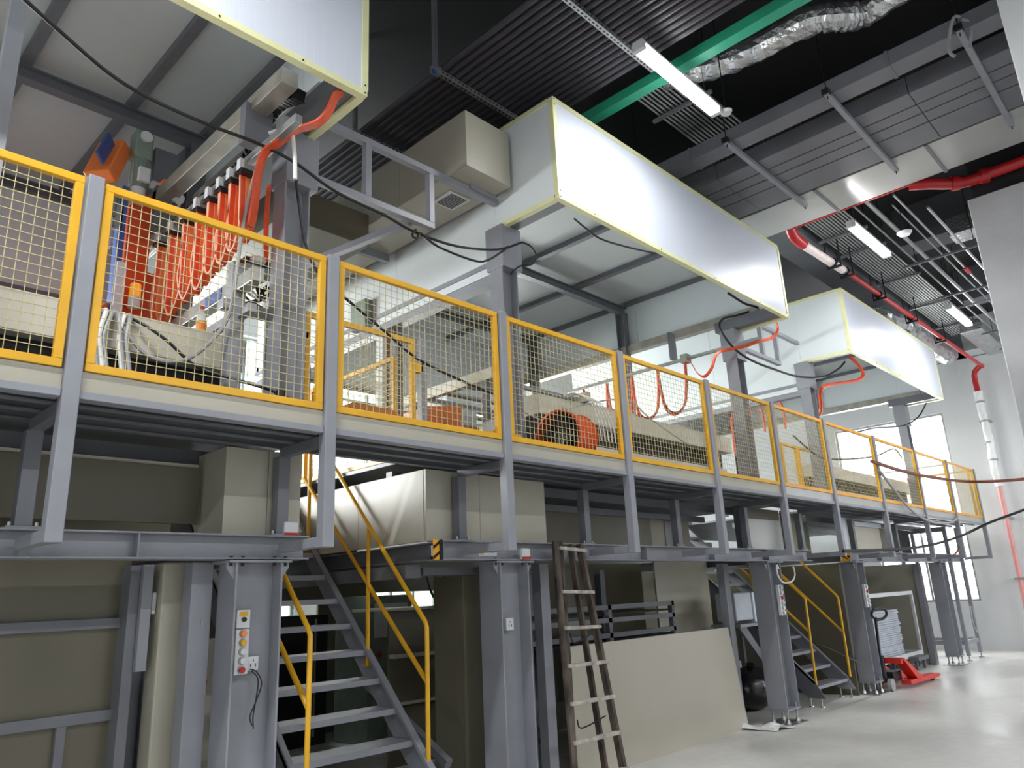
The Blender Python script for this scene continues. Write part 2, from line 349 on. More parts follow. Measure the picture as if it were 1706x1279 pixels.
solo(MB().tube([(6.86, .80, 6.38), (6.8, .84, 6.36), (6.79, .9, 6.2), (6.8, .93, 6.06), (6.82, .9, 6.0)], .014).tube([(6.9, .80, 6.38), (6.97, .75, 6.35), (7.0, .78, 6.2), (6.98, .8, 6.12)], .012), 'rope', GREYC, 'pale rope looped over the end of a duct trapeze bar', 'rope', smooth=True)
# silver duct
t = thing('silver_duct', 'wide shiny silver air duct crossing below the ceiling', 'duct', (9.1, 0, 6.3))
ys = [-3, 0.25, 1.62, 2.9, 4.4, 6.2, 9.0]
for i in range(6): MB().box(8.72, 9.5, ys[i]+.003, ys[i+1]-.003, 6.31, 6.6).build('duct_section', SILVER, t, bevel=0.006)
for y in ys[1:-1]: MB().box(8.70, 9.52, y-.018, y+.018, 6.295, 6.61).build('joint_flange', STEELD, t)
# foil wrapped flexible duct
solo(MB().tube([(6.0, 3.3, 6.75), (6.2, 2.85, 6.72), (6.3, 2.4, 6.72), (6.32, 1.9, 6.72), (6.4, 1.68, 6.68), (6.58, 1.5, 6.7), (6.6, 1.2, 6.75), (6.6, 0.62, 6.78)], .13, n=14, smooth=8, jitter=.07), 'foil_duct', FOIL, 'crinkled foil wrapped flexible duct snaking under the black slab', 'duct')
solo(MB().tube([(14.6, 4.15, 6.45), (15.8, 4.0, 6.5), (17.0, 4.0, 6.5), (18.6, 3.95, 6.45)], .22, n=14, smooth=10, jitter=.06), 'foil_duct', FOIL, 'crumpled foil duct behind the red pipe over the far hood', 'duct')
solo(MB().box(12.0, 12.4, 0.9, 2.2, 6.5, 6.8), 'foil_duct', FOIL, 'flat foil covered duct beside the middle pillar', 'duct', bevel=.02)
solo(MB().box(17.0, 19.32, 2.9, 3.3, 6.4, 6.64), 'foil_duct', FOIL, 'square foil wrapped duct at the far end of the lamps', 'duct', bevel=.02)
# red sprinkler pipes
t = thing('sprinkler_main', 'red sprinkler pipe running lengthwise above the far hood, near part wrapped in white', 'pipe', (10, 3.55, 6.2))
MB().tube([(9.62, 3.62, 6.42), (9.72, 3.63, 6.32), (9.85, 3.62, 6.27), (10.0, 3.61, 6.25)], .075, n=12).build('elbow', RED, t, smooth=True)
MB().tube([(9.98, 3.61, 6.25), (10.7, 3.59, 6.25), (11.35, 3.57, 6.25)], .062, n=12, jitter=.03).build('wrapped_section', PINKW, t, smooth=True)
MB().cyl((11.5, 3.56, 6.25), (19.55, 3.5, 6.25), .04, n=12).build('pipe', RED, t, smooth=True)
MB().cyl((11.3, 3.565, 6.25), (11.5, 3.56, 6.25), .05, n=12).build('coupling', GALV, t, smooth=True)
for x in (10.95, 11.45, 12.9, 14.6, 16.4):
    c = MB().cyl((x-.02, 3.56, 6.25), (x+.02, 3.56, 6.25), .066, n=12); c.box(x-.02, x+.02, 3.45, 3.65, 6.15, 6.18); c.box(x-.01, x+.01, 3.445, 3.46, 6.15, 6.62); c.box(x-.01, x+.01, 3.64, 3.655, 6.15, 6.62)
    c.build('clamp', BLACKM, t)
t = thing('sprinkler_branch', 'thick red sprinkler pipe with elbow crossing beside the silver duct', 'pipe', (9.9, 1.2, 6.3))
MB().cyl((9.6, 3.55, 6.36), (9.6, 2.0, 6.36), .022, n=10).build('thin_pipe', RED, t, smooth=True)
MB().tube([(9.58, 2.05, 6.34), (9.68, 1.85, 6.31), (9.85, 1.68, 6.3), (9.97, 1.5, 6.3), (9.98, 1.3, 6.3)], .07, n=14).build('elbow', RED, t, smooth=True)
MB().cyl((9.975, 1.32, 6.3), (9.86, -2.6, 6.3), .068, n=14).build('pipe', RED, t, smooth=True)
for a in ((9.9, 1.62), (9.98, 1.32)): MB().cyl((a[0]-.02, a[1]+.04, 6.3), (a[0]+.02, a[1]-.04, 6.3), .092, n=14).build('coupling', RED, t, smooth=True)
t = thing('riser_pipe', 'vertical red pipe on the end wall, middle wrapped in crumpled white plastic', 'pipe', (19.6, 3.72, 0))
MB().tube([(19.5, 3.5, 6.25), (19.6, 3.6, 6.24), (19.65, 3.72, 6.1), (19.65, 3.72, 5.6)], .06, n=12).build('pipe', RED, t, smooth=True)
MB().tube([(19.65, 3.72, 5.7), (19.65, 3.73, 5.2), (19.64, 3.7, 4.6), (19.65, 3.73, 4.0), (19.65, 3.72, 3.5)], .085, n=12, smooth=6, jitter=.10).build('plastic_wrap', PLASTW, t, smooth=True)
for z in (5.45, 5.0, 4.5, 4.1): MB().cyl((19.65, 3.72, z-.02), (19.65, 3.72, z+.02), .098, n=12).build('tie', GREYC, t)
MB().cyl((19.65, 3.72, 3.5), (19.65, 3.72, 0.0), .05, n=12).build('pipe', mat('dusty_pink_red', (216, 150, 148), .4), t, smooth=True)
for z in (5.0, 2.8, 1.5): MB().box(19.6, 19.9, 3.62, 3.82, z-.02, z+.02).build('bracket', GALV, t)
# lamps
def lamp(x0, x1, y, z, label):
    t = thing('ceiling_lamp', label, 'lamp', ((x0+x1)/2, y, z))
    MB().box(x0, x1, y-.05, y+.05, z+.035, z+.06).build('housing', CTRL, t, bevel=.004)
    MB().box(x0+.05, x1-.05, y-.055, y+.055, z-.03, z+.035).build('diffuser', LAMP, t, bevel=.012)
    for a, b in ((x0, x0+.05), (x1-.05, x1)): MB().box(a, b, y-.056, y+.056, z-.03, z+.04).build('end_cap', CTRL, t, bevel=.006)
    for xx in (x0+.2, x1-.2): MB().cyl((xx, y, z+.06), (xx, y, 7.4), .003, n=5).build('wire', BLACKM, t)
lamp(4.64, 5.97, 2.755, 6.0, 'long glowing batten lamp nearest the camera, above the middle hood')
lamp(9.36, 10.76, 2.755, 6.0, 'glowing batten lamp second along the row, beside the silver duct')
lamp(13.78, 15.14, 2.765, 6.0, 'glowing batten lamp third along the row, small near the far wall')
t = thing('smoke_detector', 'small white round detector hanging beside the nearest lamp', 'detector', (6.05, 2.7, 6.0))
MB().cyl((6.05, 2.7, 6.0), (6.05, 2.7, 6.03), .045, .06, n=18).build('body', CTRL, t, smooth=True)
MB().cyl((6.05, 2.7, 6.03), (6.05, 2.7, 7.4), .006, n=6).build('rod', BLACKM, t)
t = thing('smoke_detector', 'white round detector behind the second lamp', 'detector', (10.6, 2.45, 6.15))
MB().cyl((10.6, 2.45, 6.15), (10.6, 2.45, 6.19), .07, .1, n=18).build('body', CTRL, t, smooth=True)
MB().cyl((10.6, 2.45, 6.19), (10.6, 2.45, 7.4), .006, n=6).build('rod', BLACKM, t)

# ================================================================== GALLERY
YF = 3.9
PX = [-0.52, 1.03, 2.46, 4.02, 5.6, 7.2, 8.78, 10.38, 12.32, 14.36, 16.3, 18.35]
where = ['off to the left past the first guard panel', 'at the far left beside the first full panel', 'left of the orange cable loops and stair', 'in front of the hazard striped beam end',
         'right of the orange fan', 'between the second and third bays past the fan', 'over the white hung cable and push buttons', 'over the hazard striped far beam end', 'beside the start of the brown cable', 'between the last two wide mesh panels', 'second from the end of the gallery', 'last one at the end of the gallery']
for i, x in enumerate(PX):
    t = thing('guard_post', 'tall grey gallery guard post, '+where[i], 'post', (x, YF, 1.94))
    MB().box(x-.038, x+.038, YF-.038, YF+.038, 1.93, 3.8).build('upright', STEEL, t, bevel=.005)
    MB().box(x-.03, x+.03, YF+.038, 4.39, 1.935, 1.995).build('lower_arm', STEEL, t, bevel=.004)
    if i < 10:
        MB().box(x-.03, x+.03, YF+.038, 4.42, 2.545, 2.605).build('upper_arm', STEELD, t)
        MB().box(x-.04, x+.04, 4.4, 4.48, 2.055, 2.55).build('stub_post', STEELD, t, bevel=.004)
        fp = MB().box(x-.08, x+.08, 4.39, 4.5, 2.043, 2.055).build('foot_plate', STEEL, t)
        b = MB()
        for dx in (-.06, .06): b.cyl((x+dx, 4.41, 2.03), (x+dx, 4.41, 2.075), .009, n=6)
        sub(b, 'bolts', GALV, fp, t)
    MB().cyl((x-.0, 4.37, 1.965), (x-.0, 4.345, 1.965), .016, n=6).build('bolt', BLACKM, t)
pw = ['leftmost one, cut by the frame edge', 'in front of the orange festoon cables', 'in front of the yellow stair gate', 'in front of the orange fan', 'in front of the hanging cable loops', 'in front of the slim bright window strip', 'in front of the second stair gate', 'in front of the bright far window edge', 'crossed by the steep grey cable', 'next to last on the gallery', 'last one with a bright yellow end']
def grid(mb, x0, x1, z0, z1, y, s=.05, r=.0016, dirn='x'):
    n = max(1, round((x1-x0)/s)); m = max(1, round((z1-z0)/s))
    for i in range(1, n):
        a = x0+(x1-x0)*i/n; mb.bar(*(((a, y, z0), (a, y, z1)) if dirn == 'x' else ((y, a, z0), (y, a, z1))), 2*r, 2*r)
    for j in range(1, m):
        z = z0+(z1-z0)*j/m; mb.bar(*(((x0, y-.004, z), (x1, y-.004, z)) if dirn == 'x' else ((y-.004, x0, z), (y-.004, x1, z))), 2*r, 2*r)
    return mb
for i in range(len(PX)-1):
    a = PX[i]+.05; b = PX[i+1]-.05; z0, z1 = 2.755, 3.785
    t = thing('mesh_fence', 'yellow framed wire mesh guard panel, '+pw[i], 'guard panel', ((a+b)/2, YF, z0))
    ym = YEL if i < 6 else YELB
    MB().box(a, b, YF-.018, YF+.018, z1-.042, z1).build('top_rail', ym, t, bevel=.003)
    MB().box(a, b, YF-.018, YF+.018, z0, z0+.042).build('bottom_rail', ym, t, bevel=.003)
    for c in (a, b-.042): MB().box(c, c+.042, YF-.018, YF+.018, z0+.042, z1-.042).build('stile', YEL, t, bevel=.003)
    grid(MB(), a+.04, b-.04, z0+.04, z1-.04, YF).build('wire_mesh', WIRE, t, kind='stuff')
# end guard across the gallery end
t = thing('mesh_fence', 'yellow mesh guard panel closing the far end of the gallery', 'guard panel', (18.3, 4.4, 2.755))
for a, b, c, d in ((3.95, 5.2, 3.74, 3.785), (3.95, 5.2, 2.755, 2.8), (3.95, 4.0, 2.8, 3.74), (5.15, 5.2, 2.8, 3.74)): MB().box(18.28, 18.32, a, b, c, d).build('rail', YEL, t)
grid(MB(), 4.0, 5.15, 2.8, 3.74, 18.3, dirn='y').build('wire_mesh', WIRE, t, kind='stuff')

# platform
t = thing('gallery_platform', 'long raised steel walkway platform with beige kick plate along its edge', 'walkway', (8, 5, 2.5))
KICK = [BEIGE]*6+[SILVER]*5
for i in range(len(PX)-1):
    a = PX[i]+.04; b = PX[i+1]-.04
    MB().box(a, b, YF-.005, YF+.012, 2.652, 2.752).build('kick_plate', KICK[i], t)
    MB().box(a, b, YF-.02, YF+.06, 2.612, 2.652).build('edge_channel', STEEL, t, bevel=.003)
for (a, b, c, d) in ((-2.5, 2.66, 3.96, 9.2), (2.66, 3.7, 3.96, 4.55), (3.7, 10.5, 3.96, 9.2), (10.5, 11.85, 3.96, 4.55), (11.85, 18.3, 3.96, 9.2)):
    n = max(1, int((b-a)/1.45))
    for i in range(n): MB().box(a+(b-a)*i/n+.004, a+(b-a)*(i+1)/n-.004, c, d, 2.69, 2.72).build('deck_plate', STEELD, t)
for y in (4.05, 4.25, 4.47): MB().hsec((-2.5, y, 2.65), (18.2, y, 2.65), .05, .08, .008, .006).build('joist', STEELD, t)
for (a, b) in ((-2.5, 2.6), (3.75, 10.45), (11.9, 18.2)):
    for y in (5.0, 6.2): MB().box(a, b, y-.04, y+.04, 2.555, 2.648).build('joist', STEELD, t)
# lower longitudinal beams (H lying with web vertical)
def beamx(x0, x1, label, extra=None):
    t = thing('gallery_beam', label, 'beam', ((x0+x1)/2, 4.45, 1.895))
    m = MB(); m.box(x0, x1, 4.37, 4.53, 1.895, 1.905); m.box(x0, x1, 4.37, 4.53, 2.033, 2.043); m.box(x0, x1, 4.445, 4.455, 1.905, 2.033)
    m.build('h_section', STEEL, t, bevel=.002)
    s_ = MB()
    k = x0+.03
    while k < x1: s_.box(k, k+.008, 4.375, 4.445, 1.905, 2.033); k += 1.35
    s_.build('stiffener', STEEL, t)
    return t
bA = beamx(-2.5, 2.64, 'grey steel beam at head height on the left, above the push button column')
bB = beamx(3.76, 10.5, 'long grey steel beam carrying the middle of the gallery, hazard plate at its end')
bC = beamx(11.88, 18.2, 'grey steel beam carrying the far part of the gallery')
# hazard plates: stripes on plate
def hazard(t, x, y0, y1, z0, z1):
    pl = MB().box(x-.004, x, y0, y1, z0, z1).build('hazard_plate', STRIPE, t)
    s_ = MB(); W = y1-y0
    for k in range(3):
        o = z0-.05+k*.085
        pts = [(y0, o), (y0, o+.04), (y1, o+.04+W), (y1, o+W)]
        pts = [(a, min(max(b, z0), z1)) for a, b in pts]
        s_.prism(pts, 'x', x-.0045, x-.0055)
    sub(s_, 'black_stripes', BLACKM, pl, t)
pl = MB().box(3.68, 3.76, 4.366, 4.37, 1.895, 2.043).build('hazard_plate', STRIPE, bB)
s_ = MB()
for k in range(2):
    z = 1.9+.075*k; s_.prism([(3.68, z-.005), (3.76, z+.05), (3.76, z+.075), (3.68, z+.02)], 'y', 4.3645, 4.3655)
sub(s_, 'black_stripes', BLACKM, pl, bB)
hazard(bC, 11.88, 4.37, 4.5, 1.9, 2.04)
pl = MB().box(3.74, 3.77, 4.36, 4.366, 1.895, 2.043).build('end_trim', BLACKM, bB)
pl = MB().box(4.22, 4.42, 4.44, 4.444, 1.93, 1.975).build('sticker', CTRL, bB); sub(MB().box(4.235, 4.27, 4.4385, 4.4395, 1.938, 1.968), 'yellow_mark', YEL, pl, bB); sub(MB().box(4.29, 4.40, 4.4385, 4.4395, 1.955, 1.963), 'text_line', GREYC, pl, bB)
# tie beams below the stair openings running back
def beamy(x, y0, y1, z0, z1, label, w_=.14):
    t = thing('tie_beam', label, 'beam', (x, (y0+y1)/2, z0))
    m = MB(); m.box(x-w_/2, x+w_/2, y0, y1, z0, z0+.01); m.box(x-w_/2, x+w_/2, y0, y1, z1-.01, z1); m.box(x-.005, x+.005, y0, y1, z0+.01, z1-.01)
    m.build('h_section', STEELD, t)
beamy(3.80, 4.54, 9, 1.9, 2.03, 'grey tie beam running back on the right side of the near stair opening')
beamy(2.55, 4.54, 9, 1.9, 2.03, 'grey tie beam running back on the left side of the near stair opening')
beamy(10.4, 4.54, 9, 1.9, 2.03, 'grey tie beam running back on the left side of the far stair opening')
beamy(11.95, 4.54, 9, 1.9, 2.03, 'grey tie beam running back on the right side of the far stair opening')
t = thing('gallery_beam', 'dark lower beam in two lengths tucked under the striped beam end', 'beam', (4.1, 4.7, 1.75))
MB().box(3.9, 4.5, 4.75, 4.9, 1.80, 1.86).build('length', STEELD, t)
MB().box(3.72, 3.87, 4.75, 9, 1.78, 1.88).build('length', STEELD, t)

# columns
def column(xc, y0, wd, label, foot=True, base=0.0):
    t = thing('gallery_column', label, 'column', (xc, y0+wd/2, 0))
    x0 = xc-wd/2; x1 = xc+wd/2; d = wd*.72; z0 = .17; z1 = 1.875
    MB().box(x0, x0+.014, y0, y0+d, z0, z1).box(x1-.014, x1, y0, y0+d, z0, z1).box(x0+.014, x1-.014, y0+d/2-.006, y0+d/2+.006, z0, z1).build('h_section', STEEL, t, bevel=.002)
    MB().box(x0-.05, x1+.05, y0-.02, y0+d+.02, z1, z1+.015).build('cap_plate', STEEL, t)
    g = MB()
    for a, b in ((x0, x0-.05), (x1, x1+.05)): g.prism([(a, z1), (b, z1), (b, z1-.03), (a, z1-.1)], 'y', y0+.02, y0+.035)
    g.build('gusset', STEEL, t)
    b = MB()
    for a in (x0-.025, x0+.05, x1-.05, x1+.025): b.cyl((a, y0+.02, z1-.02), (a, y0+.02, z1+.04), .01, n=6)
    b.build('bolts', BLACKM, t)
    MB().box(x0-.01, x1+.01, y0-.01, y0+d+.01, z0-.015, z0).build('base_plate', STEEL, t)
    MB().box(x0-.06, x1+.06, y0-.06, y0+d+.06, 0, .012).build('floor_plate', GALV, t)
    for a in (x0+.04, x1-.04):
        for c in (y0+.03, y0+d-.03):
            MB().cyl((a, c, .012), (a, c, z0+.05), .011, n=8).cyl((a, c, .01), (a, c, .05), .03, .02, n=8).cyl((a, c, z0-.04), (a, c, z0-.015), .022, n=6).build('levelling_bolt', GALV, t)
    return t
cA = column(2.31, 4.38, .31, 'grey H-section column left of the near stair, carrying push buttons')
cB = column(4.56, 4.38, .34, 'grey H-section column right of the near stair with a white socket')
c3 = column(9.28, 4.36, .34, 'grey H-section column with a button strip left of the far stair')
c4 = column(12.2, 4.36, .32, 'grey H-section column with a button strip right of the far stair')
c5 = column(16.62, 4.36, .32, 'grey H-section column near the end wall window')
for x, l in ((2.31, 'back row column behind the near stair on the left'), (6.9, 'back row column behind the shelf frame'), (14.3, 'back row column behind the sheet cart')):
    column(x, 6.3, .25, 'grey H-section '+l)

# button boxes
def buttons(x0, x1, y, z0, z1, cols, label, cable=True):
    t = thing('push_button_box', label, 'control box', ((x0+x1)/2, y, z0))
    MB().box(x0, x1, y, y+.04, z0, z1).build('case', CTRL, t, bevel=.004)
    n = len(cols); xc = (x0+x1)/2; r = min((x1-x0)*.3, (z1-z0)/n*.4)
    for i, m_ in enumerate(cols):
        z = z1-(z1-z0)*(i+.5)/n
        c = MB().cyl((xc, y, z), (xc, y-.008, z), r*1.15, n=16).build('bezel', GALV, t, smooth=True)
        sub(MB().cyl((xc, y-.008, z), (xc, y-.022, z), r*.85, n=16), 'button', m_, c, t, smooth=True)
    return t
buttons(2.2, 2.285, 4.425, 1.235, 1.49, [ORANGEL, YEL, CTRL, CTRL, RED], 'grey box with five round push buttons on the near column').location
t = thing('key_switch_box', 'square light box with yellow ring and black key switch above the push buttons', 'switch', (2.24, 4.43, 1.495))
MB().box(2.2, 2.285, 4.425, 4.465, 1.495, 1.6).build('case', CTRL, t, bevel=.004)
MB().box(2.215, 2.27, 4.423, 4.425, 1.565, 1.59).build('yellow_label', YEL, t)
MB().cyl((2.243, 4.425, 1.545), (2.243, 4.41, 1.545), .014, n=14).build('key_knob', BLACKM, t, smooth=True)
def socket(x0, x1, y, z0, z1, label):
    t = thing('wall_socket', label, 'socket', ((x0+x1)/2, y, z0)); MB().box(x0, x1, y, y+.03, z0, z1).build('plate', CTRL, t, bevel=.004)
    h = MB(); xc = (x0+x1)/2; zc = (z0+z1)/2
    h.box(xc-.018, xc-.012, y-.001, y+.001, zc-.02, zc); h.box(xc+.012, xc+.018, y-.001, y+.001, zc-.02, zc); h.box(xc-.003, xc+.003, y-.001, y+.001, zc+.01, zc+.024)
    h.build('slots', BLACKM, t)
socket(2.29, 2.36, 4.44, 1.25, 1.33, 'white socket right of the push buttons with a plug lead')
socket(4.5, 4.585, 4.44, 1.345, 1.44, 'white wall socket alone on the column right of the near stair')
solo(MB().tube([(2.30, 4.43, 1.26), (2.34, 4.42, 1.24), (2.375, 4.42, 1.17), (2.34, 4.42, 1.07), (2.31, 4.42, 1.0), (2.325, 4.42, .95)], .004, n=6, smooth=5).tube([(2.31, 4.43, 1.25), (2.35, 4.42, 1.2), (2.345, 4.42, 1.1), (2.33, 4.42, 1.0), (2.335, 4.42, .93)], .004, n=6, smooth=5), 'power_lead', BLACK, 'thin black twisted lead dangling from the socket by the push buttons', 'cable')
buttons(9.16, 9.26, 4.29, 1.24, 1.6, [CTRL, CTRL, RED, CTRL, CTRL, CTRL], 'white strip of buttons on the column left of the far stair')
buttons(12.05, 12.17, 4.29, 1.22, 1.55, [CTRL, RED, CTRL, CTRL, CTRL], 'white strip of buttons on the column beside the pallet truck')
solo(MB().tube([(9.3, 4.32, 1.8), (9.22, 4.3, 1.84), (9.2, 4.3, 1.74), (9.28, 4.3, 1.65), (9.4, 4.3, 1.62), (9.6, 4.3, 1.64), (9.75, 4.32, 1.72), (9.8, 4.35, 1.82)], .011, n=6), 'white_cable', WHITEC, 'white cable looping below the beam by the left button strip', 'cable', smooth=True)
for x, l in ((4.66, 'white and red paper packet tucked on the beam over the socket column'), (2.52, 'crumpled pink and white packet on the beam left of the near stair')):
    z = 2.043 if x < 3 else 1.9
    t = thing('paper_packet', l, 'packet', (x, 4.36, z))
    MB().box(x-.05, x+.05, 4.39 if x < 3 else 4.33, 4.44 if x < 3 else 4.37, z, z+.09).build('packet', CTRL, t, bevel=.01); MB().box(x-.051, x+.051, 4.388 if x < 3 else 4.328, 4.39 if x < 3 else 4.331, z, z+.02).build('red_band', RED, t)

# ================================================================== PANELLING UNDER THE GALLERY
def panels(label, loc, items, cat='cladding'):
    t = thing('panel_cladding', label, cat, loc)
    for nm, m_, b in items: MB().box(*b).build(nm, m_, t, bevel=.003)
    return t
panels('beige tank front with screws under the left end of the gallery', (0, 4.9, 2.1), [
    ('panel', BEIGED, (-2.5, 2.085, 4.8, 4.84, 2.14, 2.5)), ('top_strip', BEIGEL, (-2.5, 2.08, 4.82, 4.9, 2.5, 2.525)), ('back_panel', BEIGEL, (-2.5, 2.2, 5.5, 5.54, 2.0, 2.68))])  # pale back panel stands in for backlight showing through the gap
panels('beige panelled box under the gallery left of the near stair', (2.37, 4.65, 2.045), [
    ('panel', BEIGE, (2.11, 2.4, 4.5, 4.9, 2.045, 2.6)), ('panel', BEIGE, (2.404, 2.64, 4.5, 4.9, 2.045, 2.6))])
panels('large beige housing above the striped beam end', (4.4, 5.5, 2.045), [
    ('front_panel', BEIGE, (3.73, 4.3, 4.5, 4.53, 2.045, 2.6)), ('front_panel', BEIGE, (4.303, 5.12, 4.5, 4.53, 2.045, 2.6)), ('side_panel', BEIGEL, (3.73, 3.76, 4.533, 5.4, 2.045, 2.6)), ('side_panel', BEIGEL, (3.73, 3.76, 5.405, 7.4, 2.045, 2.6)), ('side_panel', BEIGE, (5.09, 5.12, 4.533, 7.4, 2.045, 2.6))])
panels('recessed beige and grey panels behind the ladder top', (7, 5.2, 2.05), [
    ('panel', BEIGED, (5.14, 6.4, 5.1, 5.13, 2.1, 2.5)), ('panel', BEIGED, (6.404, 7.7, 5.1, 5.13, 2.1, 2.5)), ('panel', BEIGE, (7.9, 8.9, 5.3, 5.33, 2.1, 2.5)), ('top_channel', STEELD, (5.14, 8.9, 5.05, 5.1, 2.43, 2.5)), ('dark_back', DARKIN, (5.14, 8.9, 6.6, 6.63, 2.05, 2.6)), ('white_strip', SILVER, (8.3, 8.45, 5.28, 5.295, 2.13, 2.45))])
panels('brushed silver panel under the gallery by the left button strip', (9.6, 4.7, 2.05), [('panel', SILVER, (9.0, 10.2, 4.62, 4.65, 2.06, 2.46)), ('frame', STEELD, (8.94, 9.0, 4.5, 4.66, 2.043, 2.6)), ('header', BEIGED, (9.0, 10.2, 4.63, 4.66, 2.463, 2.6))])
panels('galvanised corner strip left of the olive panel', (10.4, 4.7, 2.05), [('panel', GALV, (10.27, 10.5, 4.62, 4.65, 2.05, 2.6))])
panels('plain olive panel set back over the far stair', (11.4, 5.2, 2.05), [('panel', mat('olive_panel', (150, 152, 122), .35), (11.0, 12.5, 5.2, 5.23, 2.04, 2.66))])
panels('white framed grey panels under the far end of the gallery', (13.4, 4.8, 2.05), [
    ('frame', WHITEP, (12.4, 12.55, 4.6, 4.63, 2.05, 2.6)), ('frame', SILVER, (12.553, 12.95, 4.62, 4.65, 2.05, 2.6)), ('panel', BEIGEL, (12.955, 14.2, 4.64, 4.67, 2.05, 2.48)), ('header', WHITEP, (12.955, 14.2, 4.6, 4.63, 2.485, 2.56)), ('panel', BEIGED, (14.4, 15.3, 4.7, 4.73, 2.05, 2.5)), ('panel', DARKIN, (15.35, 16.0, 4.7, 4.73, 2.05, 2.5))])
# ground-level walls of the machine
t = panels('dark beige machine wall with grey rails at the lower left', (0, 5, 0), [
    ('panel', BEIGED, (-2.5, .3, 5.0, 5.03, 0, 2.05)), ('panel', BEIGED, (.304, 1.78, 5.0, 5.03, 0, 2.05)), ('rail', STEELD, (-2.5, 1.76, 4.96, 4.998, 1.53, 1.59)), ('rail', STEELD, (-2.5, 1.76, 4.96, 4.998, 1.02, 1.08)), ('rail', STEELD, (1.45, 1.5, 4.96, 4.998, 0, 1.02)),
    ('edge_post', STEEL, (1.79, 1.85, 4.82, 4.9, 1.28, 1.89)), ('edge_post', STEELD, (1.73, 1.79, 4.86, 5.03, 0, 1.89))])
solo(MB().box(1.89, 2.055, 4.78, 4.95, 0, 1.9), 'duct_riser', BEIGE, 'tall beige boxed riser left of the push button column', 'riser', bevel=.012)
t = thing('square_post', 'grey square post between the beige riser and the button column', 'post', (2.05, 4.66, 0))
MB().box(1.99, 2.12, 4.6, 4.72, 0, 1.89).build('post', STEEL, t, bevel=.004); MB().box(2.06, 2.075, 4.597, 4.6, 1.52, 1.56).build('clip', GALV, t)
t = thing('drain_bracket', 'small white strapped box on the rail behind the beige riser', 'box', (1.87, 4.8, 1.6))
MB().box(1.86, 1.888, 4.84, 4.9, 1.6, 1.73).build('box', CTRL, t, bevel=.01)
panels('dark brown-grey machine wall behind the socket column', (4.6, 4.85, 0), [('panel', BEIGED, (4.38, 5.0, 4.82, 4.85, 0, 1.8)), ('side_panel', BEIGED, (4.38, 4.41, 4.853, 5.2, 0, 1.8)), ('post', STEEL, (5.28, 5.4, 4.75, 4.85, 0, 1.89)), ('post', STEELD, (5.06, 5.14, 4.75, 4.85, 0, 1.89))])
solo(MB().bar((3.95, 5.6, .98), (3.95, 4.55, .45), .06, .06), 'diagonal_brace', STEELD, 'sloping grey brace meeting the socket column low down', 'brace')
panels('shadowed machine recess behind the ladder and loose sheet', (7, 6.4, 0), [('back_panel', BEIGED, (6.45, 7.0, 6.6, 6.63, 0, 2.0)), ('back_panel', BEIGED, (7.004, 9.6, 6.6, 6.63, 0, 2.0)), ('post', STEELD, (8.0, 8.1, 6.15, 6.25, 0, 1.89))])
t = thing('shelf_frame', 'dark steel shelf frame standing in the recess behind the loose sheet', 'shelf', (7, 5.5, 0))
for z in (1.12, 1.28, 1.42): MB().box(5.5, 8.35, 5.3, 5.36, z, z+.05).build('rail', STEELD, t)
for x in (5.5, 7.0, 8.3): MB().box(x, x+.06, 5.3, 5.36, 0, 1.47).build('leg', STEELD, t)
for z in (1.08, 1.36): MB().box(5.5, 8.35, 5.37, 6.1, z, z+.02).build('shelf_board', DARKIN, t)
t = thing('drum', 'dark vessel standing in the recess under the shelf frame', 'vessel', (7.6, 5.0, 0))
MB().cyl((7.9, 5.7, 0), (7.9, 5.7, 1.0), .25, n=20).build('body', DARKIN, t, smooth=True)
t = thing('square_post', 'pale grey square post holding the right edge of the loose beige sheet', 'post', (8.83, 4.78, 0))
MB().box(8.78, 8.9, 4.8, 4.9, 0, 1.89).build('post', STEEL, t, bevel=.004)
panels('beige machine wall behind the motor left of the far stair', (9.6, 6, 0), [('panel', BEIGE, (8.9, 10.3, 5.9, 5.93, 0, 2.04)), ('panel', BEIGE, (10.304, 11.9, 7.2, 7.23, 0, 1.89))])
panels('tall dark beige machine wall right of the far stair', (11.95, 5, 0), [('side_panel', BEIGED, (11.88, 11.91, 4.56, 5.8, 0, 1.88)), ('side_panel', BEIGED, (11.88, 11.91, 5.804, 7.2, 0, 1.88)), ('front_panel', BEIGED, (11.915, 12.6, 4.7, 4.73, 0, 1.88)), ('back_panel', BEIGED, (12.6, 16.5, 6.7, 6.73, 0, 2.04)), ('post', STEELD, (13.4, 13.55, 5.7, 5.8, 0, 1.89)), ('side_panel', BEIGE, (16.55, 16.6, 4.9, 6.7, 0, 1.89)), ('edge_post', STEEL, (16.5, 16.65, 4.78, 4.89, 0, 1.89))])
pt = wall_with_holes(MB(), -2.5, 16.5, 0, 2.65, [(5.0, 5.75, 1.0, 1.66), (6.7, 8.4, 1.43, 1.76)], lambda m, a, b, c, d: m.box(a, b, 9.25, 9.29, c, d))  # added sheet that keeps back light out from under the gallery
solo(pt, 'rear_light_block', BEIGED, 'dark sheet added to block back light, with bright gaps, seen far behind the near stair', 'partition')
